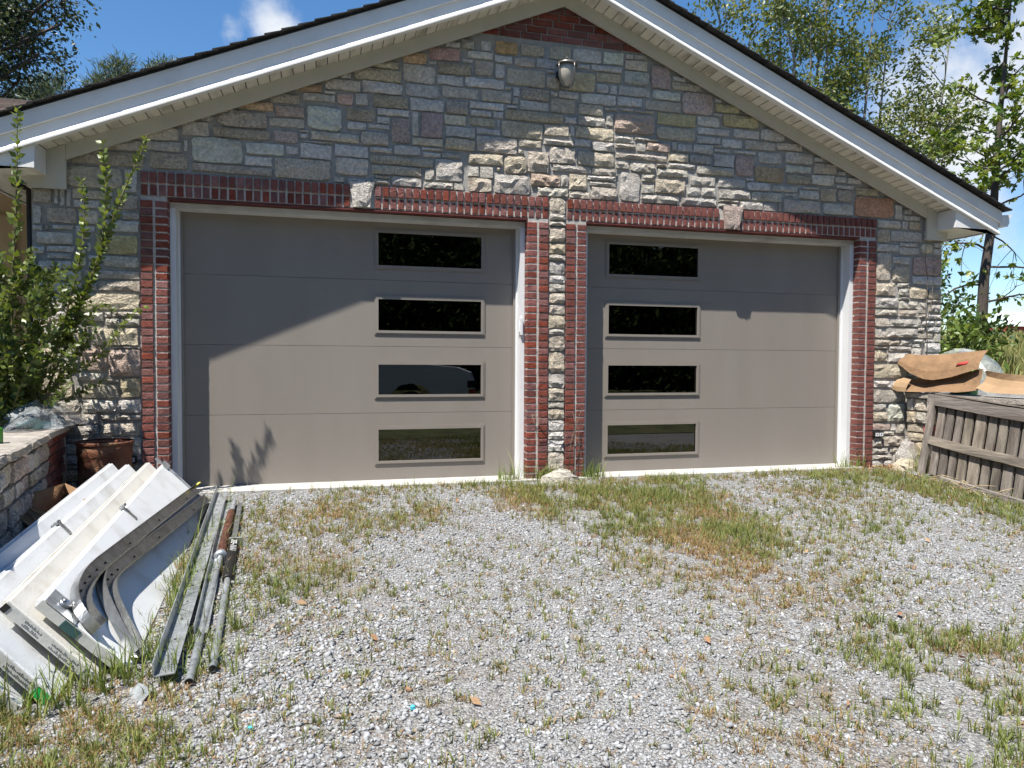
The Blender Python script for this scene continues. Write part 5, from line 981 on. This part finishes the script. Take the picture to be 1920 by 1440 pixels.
# tall airy tree rising over the right slope of the roof
r = random.Random(101)
T = empty('airy_tree', (10.6, 9.6, gzf(10.6, 9.6)), 'tall airy many-stemmed green tree rising behind the right roof slope', 'tree', 'trees behind the garage')
b = MB(); tips = []
for tx, ty, tz in ((7.2, 9.3, 10.4), (8.3, 9.0, 11.6), (9.2, 9.8, 12.0), (10.1, 9.2, 12.4), (10.9, 10.0, 12.2), (11.7, 9.2, 11.4), (12.6, 9.7, 10.6), (13.9, 9.0, 10.0), (14.3, 9.4, 7.6), (7.9, 9.7, 8.8), (9.6, 9.0, 9.6), (11.2, 9.5, 8.9), (12.8, 9.2, 8.0)):
    base_ = Vector((10.6 + (tx - 10.6) * .25, 9.6, gzf(10.6, 9.6) - .1)); mid = Vector((10.6 + (tx - 10.6) * .72, (9.6 + ty) / 2, tz * .45)); top = Vector((tx, ty, tz)); pts = [base_, base_.lerp(mid, .5) + Vector((r.gauss(0, .1), 0, .2)), mid, mid.lerp(top, .5) + Vector((r.gauss(0, .15), r.gauss(0, .15), 0)), top]
    b.tube(pts, [.09, .07, .055, .032, .008], 6, cap=False)
    for k in range(15):
        t = r.uniform(.30, 1.0); x = t * 4; i = min(int(x), 3); p = pts[i].lerp(pts[i + 1], x - i); a = r.uniform(0, 6.28)
        grow(b, p, (math.cos(a) * .8, math.sin(a) * .8, r.uniform(.4, 1.1)), r.uniform(.7, 1.6) * (1.2 - .4 * t), .016, 1, r, tips, .35, .2, (2, 3), .6, 4)
b.obj('trunk', M['barkpale'], T)
rg_ = np.random.default_rng(1)
leaf_mesh('crown', *leaf_cloud(tips, 32, .15, .115, (.09, .135, .033), (.215, .225, .068), rg_, .2), T, loc=(10.6, 9.6, gzf(10.6, 9.6)))
# hickory-like tree with big compound leaves at the right edge
T = empty('broadleaf_tree', (9.58, 4.0, gzf(9.6, 4)), 'slender dark-trunked tree with large compound leaves beyond the right corner', 'tree', 'trees behind the garage')
b = MB(); tips = []; trunk = [Vector(p) for p in ((9.50, 4.0, gzf(9.5, 4) - .1), (9.58, 4, 1.5), (9.63, 4.0, 2.69), (9.80, 4.0, 3.87), (9.87, 4.0, 5.33), (10.03, 4, 7.2), (10.1, 4, 8.0))]
b.tube(trunk, [.13, .10, .085, .07, .05, .025, .008], 9, cap=False)
for k in range(34):
    t = r.uniform(.47, 1.0); x = t * 6; i = min(int(x), 5); p = trunk[i].lerp(trunk[i + 1], x - i); a = r.uniform(0, 6.28); l_ = r.uniform(.6, 1.5) * (1.25 - .6 * t)
    grow(b, p, (math.cos(a), math.sin(a) * .8, r.uniform(.05, .6)), l_, .022, 1, r, tips, .3, .22, (2, 3), .62, 5)
low = []
for k in range(7):                                            # mostly bare lower limbs
    z = 1.9 + .33 * k; p = Vector((9.62, 4, z)); a = (-.15 if k % 2 else 2.9) + r.gauss(0, .5); grow(b, p, (math.cos(a), math.sin(a) * .6, .25), r.uniform(1.1, 1.9), .022, 2, r, low, -.45, .26, (2, 3), .55, 6)
b.obj('trunk', M['bark'], T)
tips += [t for t in low if r.random() < .16]
def compound(tips, r_, size, k=6):
    pos, d, sz, col = [], [], [], []
    for p, dv in tips:
        for _ in range(2):
            c = np.array(p[:]) + r_.normal(0, .10, 3); ax = np.array(dv[:]) + r_.normal(0, .6, 3); ax /= np.linalg.norm(ax); s = np.cross(ax, r_.normal(0, 1, 3)); s /= np.linalg.norm(s); tone = r_.uniform(.7, 1.3); m_ = r_.random()
            for q in range(k):
                a = -1.7 + 3.4 * q / (k - 1); dd = ax * math.cos(a) + s * math.sin(a) + np.array([0, 0, -.25]); pos.append(c); d.append(dd); sz.append(size * (1 - .35 * abs(a) / 1.7) * r_.uniform(.85, 1.15)); col.append((np.array([.075, .135, .022]) * (1 - m_) + np.array([.20, .235, .045]) * m_) * tone)
    return np.array(pos), np.array(d), np.array(sz), np.array(col)
leaf_mesh('crown', *compound(tips, rg_, .15), T, loc=(9.58, 4.0, gzf(9.6, 4)))
# bushes at the foot of it
for (x, y, zt, w_, lab, cA, cB) in ((8.90, 3.9, 2.1, .34, 'dark leafy bush growing against the slender trunk', (.04, .075, .02), (.085, .13, .035)), (7.75, 2.6, 1.65, .28, 'brighter broad-leaved sapling in front of the dark bush', (.09, .15, .03), (.19, .23, .06))):
    T = empty('bush', (x, y, gzf(x, y)), lab, 'bush', 'bushes by the slender tree'); b = MB(); tips = []
    for k in range(9): a = r.uniform(0, 6.28); grow(b, (x, y, gzf(x, y)), (math.cos(a) * w_, math.sin(a) * w_, 1.5), (zt - gzf(x, y)) * r.uniform(.6, 1), .018, 2, r, tips, .3, .18, (2, 4), .5, 4)
    b.obj('stems', M['bark'], T); leaf_mesh('foliage', *leaf_cloud(tips, 5, .07, .12, cA, cB, rg_, .2), T, loc=(x, y, gzf(x, y)))
# dark evergreen broadleaf at the upper left
T = empty('dark_tree', (-9.2, 8.5, gzf(-9.2, 8.5)), 'dark glossy-leaved tree overhanging the upper left corner', 'tree', 'trees behind the garage')
b = MB(); tips = []
tr_ = [Vector(p) for p in ((-9.2, 8.5, .3), (-9.1, 8.4, 3.0), (-8.9, 8.4, 5.0), (-8.4, 8.3, 7.0), (-8.0, 8.3, 9.0))]
b.tube(tr_, [.25, .21, .16, .10, .03], 9, cap=False)
for (sx_, sz_, ex, ez) in ((-9.0, 4.6, -7.0, 5.75), (-8.9, 5.0, -6.6, 6.15), (-8.9, 5.2, -6.25, 6.75), (-8.6, 6.0, -6.3, 7.25), (-8.4, 6.6, -6.6, 7.9), (-8.3, 7.2, -7.0, 8.6), (-8.9, 5.0, -7.7, 6.6), (-8.8, 5.6, -7.5, 7.4), (-8.7, 5.6, -8.2, 7.9), (-9.0, 4.8, -7.9, 5.9), (-8.6, 6.2, -7.3, 6.9)):
    s0 = Vector((sx_, 8.4, sz_)); e0 = Vector((ex, 8.0 + r.gauss(0, .4), ez)); m0 = s0.lerp(e0, .5) + Vector((0, r.gauss(0, .2), -.15)); b.tube([s0, m0, e0], [.06, .045, .02], 6, cap=False)
    for k in range(12):
        t = r.uniform(.35, 1); p = s0.lerp(m0, t * 2) if t < .5 else m0.lerp(e0, t * 2 - 1); a = r.uniform(0, 6.28); grow(b, p, (math.cos(a), math.sin(a), r.uniform(-.3, .8)), r.uniform(.4, .9), .016, 1, r, tips, .1, .25, (2, 4), .6, 4)
b.v = [(x - .30, y, z + .28) for x, y, z in b.v]; tips = [(p + Vector((-.30, 0, .28)), d) for p, d in tips if (p.x - .30) < -5.95 - .35 * max(0, 6.6 - p.z)]
b.obj('trunk', M['bark'], T)
leaf_mesh('crown', *leaf_cloud(tips, 15, .12, .088, (.022, .038, .014), (.060, .078, .030), rg_, .4), T, loc=(-9.2, 8.5, gzf(-9.2, 8.5)))
# pines far behind
for i, (x, y, zt, lab) in enumerate(((-10.05, 25, 12.75, 'tallest pine showing above the left roof slope'), (-10.75, 25.6, 12.25, 'pine just left of the tallest one above the roof'), (-9.15, 26, 12.6, 'small pine tip right of the tallest one above the roof'), (-8.35, 25, 12.85, 'pine tip farthest up the left roof slope'), (-12.3, 24.5, 11.7, 'low pine beside the dark overhanging tree'), (-13.6, 26, 11.6, 'pine tip at the far left above the brown roof'))):
    T = empty('pine_tree', (x, y, gzf(x, y)), lab, 'pine', 'pines far behind the garage'); b = MB(); b.tube([(x, y, gzf(x, y)), (x, y, zt * .6), (x, y, zt)], [.16, .09, .015], 7, cap=False); tips = []
    for k in range(46):
        z = zt - .02 - (k / 46) ** 1.1 * 5; a = k * 2.4; l_ = .50 + (zt - z) * .24; e = (x + l_ * math.cos(a), y + l_ * math.sin(a), z + .35 * l_); b.tube([(x, y, z), e], [.02, .008], 4, cap=False)
        for q in np.linspace(.3, 1, 4): tips.append((Vector((x, y, z)).lerp(Vector(e), q), Vector((math.cos(a), math.sin(a), 1.0)).normalized()))
    b.obj('trunk', M['bark'], T); pos, d, sz, col = leaf_cloud(tips, 26, .13, .26, (.055, .08, .035), (.11, .135, .06), rg_, -.3); leaf_mesh('crown', pos, d, sz, col, T, loc=(x, y, gzf(x, y)), narrow=.22)

# ---------------------------------------------------------------- privet shrub in the left planter
r = random.Random(63)
T = empty('privet_shrub', (-4.35, -.55, .5), 'tall privet shrub with long leafy shoots growing from the left planter', 'shrub')
def shoot(pts, rad, leafy=(.15, 1), gap=.020, ls=.058, b=None, L_=None, tone=(0, 1)):
    pts = [Vector(p) for p in pts]; S = []
    for i in range(len(pts) - 1):
        p0, p1, p2, p3 = pts[max(i - 1, 0)], pts[i], pts[i + 1], pts[min(i + 2, len(pts) - 1)]
        for k in range(5):
            t = k / 5; S.append(.5 * ((2 * p1) + (p2 - p0) * t + (2 * p0 - 5 * p1 + 4 * p2 - p3) * t * t + (3 * p1 - p0 - 3 * p2 + p3) * t ** 3))
    S.append(pts[-1]); b.tube(S, [rad * (1 - .8 * i / (len(S) - 1)) for i in range(len(S))], 5, cap=False)
    ln = 0; tot = sum((S[i + 1] - S[i]).length for i in range(len(S) - 1)); nxt = tot * leafy[0]; ang = r.uniform(0, 3)
    for i in range(len(S) - 1):
        seg = (S[i + 1] - S[i]).length; d = (S[i + 1] - S[i]).normalized()
        while nxt < ln + seg and nxt < tot * leafy[1]:
            p = S[i] + d * (nxt - ln); a = d.orthogonal().normalized(); a.rotate(Matrix.Rotation(ang, 3, d)); ang += 1.57 + r.gauss(0, .3); f = 1 - .35 * (nxt / tot)
            for sgn in (1, -1):
                if r.random() < .93: L_.append((p, (a * sgn + d * r.uniform(.5, .9)), ls * f * r.uniform(.75, 1.2), r.uniform(*tone) * .7 + .3 * nxt / tot))
            nxt += gap * r.uniform(.8, 1.3)
        ln += seg
b = MB(); LL = []
shoot([(-4.30, -.62, .5), (-4.26, -.60, 1.2), (-4.23, -.58, 2.0), (-4.22, -.55, 2.5), (-4.215, -.54, 2.93)], .010, (.25, 1), .024, .080, b, LL)
shoot([(-4.22, -.5, .5), (-3.92, -.5, 1.25), (-3.72, -.5, 1.85), (-3.55, -.48, 2.35), (-3.40, -.48, 2.72), (-3.38, -.48, 2.80)], .010, (.3, 1), .020, .078, b, LL)
shoot([(-4.12, -.5, .5), (-3.98, -.52, 1.2), (-3.84, -.52, 1.8), (-3.80, -.5, 2.2), (-3.82, -.5, 2.44)], .008, (.3, 1), .020, .075, b, LL)
shoot([(-3.70, -.5, 1.9), (-3.66, -.5, 2.2), (-3.66, -.49, 2.5), (-3.68, -.49, 2.74)], .006, (.1, 1), .02, .075, b, LL)
shoot([(-4.0, -.52, .9), (-3.85, -.5, 1.5), (-3.68, -.48, 1.95), (-3.60, -.46, 2.25)], .007, (.2, 1), .02, .070, b, LL)
shoot([(-4.25, -.6, .5), (-3.95, -.55, .95), (-3.72, -.5, 1.12), (-3.55, -.45, 1.40), (-3.40, -.4, 1.52)], .007, (.35, 1), .020, .066, b, LL)
shoot([(-4.2, -.6, .6), (-3.92, -.55, 1.05), (-3.78, -.52, 1.38), (-3.70, -.5, 1.52)], .006, (.3, 1), .020, .064, b, LL)
for k in range(48):
    x0 = r.uniform(-4.65, -4.12); y0 = r.uniform(-.95, -.25); h = r.uniform(.55, 1.40); dx = r.uniform(-.35, .45); dy = r.uniform(-.35, .2)
    shoot([(x0, y0, .48), (x0 + dx * .3, y0 + dy * .3, .5 + h * .45), (x0 + dx * .7, y0 + dy * .7, .5 + h * .8), (x0 + dx, y0 + dy, .5 + h)], .006, (.15, 1), .024, .072, b, LL, (0, .7))
for k in range(72):
    x0 = r.uniform(-4.6, -3.95); y0 = r.uniform(-.85, -.2); z0 = r.uniform(.75, 1.7); a = r.uniform(0, 6.28); l_ = r.uniform(.2, .45)
    shoot([(x0, y0, z0), (x0 + l_ * .6 * math.cos(a), y0 + .4 * l_ * math.sin(a), z0 + .10), (x0 + l_ * math.cos(a), y0 + .6 * l_ * math.sin(a), z0 + r.uniform(.05, .3))], .004, (.1, 1), .024, .062, b, LL, (0, .5))
b.obj('stems', M['stem'], T)
pos = np.array([l[0][:] for l in LL]); d = np.array([l[1][:] for l in LL]); sz = np.array([l[2] for l in LL]); tn = np.clip(np.array([l[3] for l in LL]), 0, 1)[:, None]
leaf_mesh('foliage', pos, d, sz, np.array([.035, .065, .017]) * (1 - tn) + np.array([.20, .255, .055]) * tn, T, loc=(-4.35, -.55, .5), narrow=1.4)

# ---------------------------------------------------------------- meadow, barn, woods and pickup
nF = 26000; dist = rng.uniform(0, 1, nF) ** 1.6 * 75 + 12; ang = rng.uniform(.50, 1.12, nF); fx_ = -2.04 + dist * np.cos(ang); fy_ = -6.5 + dist * np.sin(ang); ok = (fx_ > 8.2) & (fy_ > -2); fx_, fy_ = fx_[ok], fy_[ok]; nF = len(fx_)
mix = rng.random((nF, 1)); col = np.array([.13, .16, .045]) * (1 - mix) + np.array([.30, .26, .11]) * mix; dd = np.hypot(fx_, fy_)
blades(np.stack([fx_, fy_, gz(fx_, fy_) + .05], -1), rng.uniform(.25, .65, nF), rng.uniform(.02, .05, nF) * (1 + dd / 30), np.abs(rng.normal(.25, .2, nF)), rng.uniform(0, 6.28, nF), col, col * 1.15, 'meadow_grass', 'tall mixed green and tan meadow grass on the slope')
bx0, by0 = 110.9, 90.0; zb = gzf(bx0, by0) + .2
T = empty('barn', (bx0 + 8, by0 + 4, zb), 'red barn with a white roof on the far slope', 'barn')
zb = 5.2
MB().box(bx0, bx0 + 18, by0, by0 + 9, zb, 7.6).obj('wall', M['redbarn'], T)
MB().prism([(bx0 - .3, 7.61), (bx0 + 18.3, 7.61), (bx0 + 18.3, 7.75), (bx0 + 9, 7.75), (bx0 - .3, 7.75)], by0 - .3, by0 - .2)
b = MB(); b.hexa([(bx0 - .4, by0 - .4, 7.58), (bx0 + 18.4, by0 - .4, 7.58), (bx0 + 18.4, by0 + 4.5, 10.3), (bx0 + 1.5, by0 + 4.5, 10.3)], [(bx0 - .4, by0 - .4, 7.7), (bx0 + 18.4, by0 - .4, 7.7), (bx0 + 18.4, by0 + 4.5, 10.42), (bx0 + 1.5, by0 + 4.5, 10.42)]); b.obj('roof', M['white'], T)
# wood behind the photographer: it shows only as dark leaves mirrored in the panes
tips = []
r = random.Random(8)
for k in range(1500):
    a = r.uniform(-.2, 3.35); R0 = r.uniform(19, 30); x = -.5 + R0 * math.cos(a); y = -6 - R0 * math.sin(a) * .85; tips.append((Vector((x, y, r.uniform(-.2, 11) ** 1.0)), Vector((0, .3, 1))))
pos, d, sz, col = leaf_cloud(tips, 36, .7, .36, (.022, .038, .012), (.07, .09, .028), np.random.default_rng(4), .2)
na, nzz = 90, 22; aa = np.linspace(-.5, 3.65, na); zz = np.linspace(-1, 1, nzz); hh = 8.6 + 2.0 * np.sin(aa * 9) + 1.3 * np.sin(aa * 23 + 1)
Rw = 31 + rng.normal(0, .8, (nzz, na)); WX = -.5 + Rw * np.cos(aa); WY = -6 - Rw * np.sin(aa) * .85; WZ_ = (zz[:, None] * .5 + .5) * hh[None] - .8 + rng.normal(0, .25, (nzz, na))
Iw = np.arange(na * nzz).reshape(nzz, na); Fw = np.stack([Iw[:-1, :-1], Iw[:-1, 1:], Iw[1:, 1:], Iw[1:, :-1]], -1).reshape(-1, 4); Fw = np.concatenate([Fw[:, [0, 1, 2]], Fw[:, [0, 2, 3]]])
Vl, Fl, Cl = leaf_mesh(None, pos, d, sz, col, None); nw = na * nzz
o = np_mesh('woods', np.concatenate([np.stack([WX, WY, WZ_], -1).reshape(-1, 3), Vl]), np.concatenate([Fw, Fl + nw]), M['woodsleaf'], np.concatenate([np.tile(np.array([[.02, .032, .011]]), (nw, 1)), Cl])); 
tag(o, 'dark leafy woods mirrored in the door panes', 'woods', kind='stuff')
# pickup parked across the drive behind the photographer, mirrored in the third pane
T = empty('pickup_truck', (-1.0, -9.9, gzf(0, -9.9)), 'pale grey pickup truck mirrored in the third pane of the near door', 'pickup')
y0, y1 = -10.8, -9.0; g0 = gzf(0, -9)
xo = 1.22                                                      # front bumper
prof = [(.0, .42), (.03, .72), (.02, 1.05), (-.05, 1.24), (-.35, 1.35), (-1.0, 1.41), (-1.9, 1.43), (-2.15, 1.44), (-2.65, 1.84), (-3.0, 1.92), (-4.2, 1.92), (-4.5, 1.42), (-6.1, 1.42), (-6.15, .62), (-5.5, .48), (-5.45, .62), (-5.25, .88), (-5.0, .95), (-4.75, .88), (-4.55, .62), (-4.5, .48), (-1.98, .46), (-1.91, .72), (-1.70, .93), (-1.42, .985), (-1.14, .93), (-.93, .72), (-.86, .44)]
b = MB(); poly = [(xo + x, g0 + z) for x, z in prof]; n = len(poly)
rings = []
for y, k in ((y1, .0), (y1 - .0, .0)): pass
ins = lambda q: [(x + (xo - 3.0 - x) * q, z + (g0 + .8 - z) * q * .6) for x, z in poly]
rings = [[(x, y1, z) for x, z in ins(.02)], [(x, y1 - .05, z) for x, z in poly], [(x, y0 + .05, z) for x, z in poly], [(x, y0, z) for x, z in ins(.02)]]
b.tube_rings(rings, True, False); b.obj('body', M['truck'], T)
b = MB(); b.prism([(xo - 2.6, g0 + 1.45), (xo - 4.1, g0 + 1.45), (xo - 4.08, g0 + 1.86), (xo - 3.0, g0 + 1.86), (xo - 2.75, g0 + 1.76)], y1 + .002, y1 + .008); b.obj('side_window', M['black'], T)
for x in (xo - 1.42, xo - 5.0):
    W_ = new_obj('wheel', None, T, (x, y1 - .1, g0 + .40))
    bb = MB(); pr = [[(x + q * math.cos(2 * pi * k / 24), yy, g0 + .40 + q * math.sin(2 * pi * k / 24)) for k in range(24)] for q, yy in ((.24, y1 + .01), (.36, y1 + .02), (.40, y1 - .04), (.40, y1 - .22), (.36, y1 - .26))]; bb.tube_rings(pr); bb.obj('tyre', M['tyre'], W_)
    bb = MB(); pr = [[(x + q * math.cos(2 * pi * k / 18), yy, g0 + .40 + q * math.sin(2 * pi * k / 18)) for k in range(18)] for q, yy in ((.06, y1 + .02), (.15, y1 - .0), (.235, y1 + .016))]; bb.tube_rings(pr); bb.obj('rim', M['galv'], W_)
MB().box(xo - .16, xo + .035, y1 - .40, y1 + .012, g0 + .88, g0 + 1.04).obj('headlight', M['black'], T); MB().box(xo - .13, xo + .035, y1 - .38, y1 + .012, g0 + .72, g0 + .85).obj('headlight', pm('amber_lens', (.30, .05, .02), .3, .1, 5), T)
MB().box(xo - .30, xo + .10, y0 + .02, y1 + .02, g0 + .42, g0 + .66).obj('bumper', M['galvd'], T)
MB().box(xo + .021, xo + .04, y0 + .45, y1 - .45, g0 + .70, g0 + 1.05).obj('grille', M['black'], T)
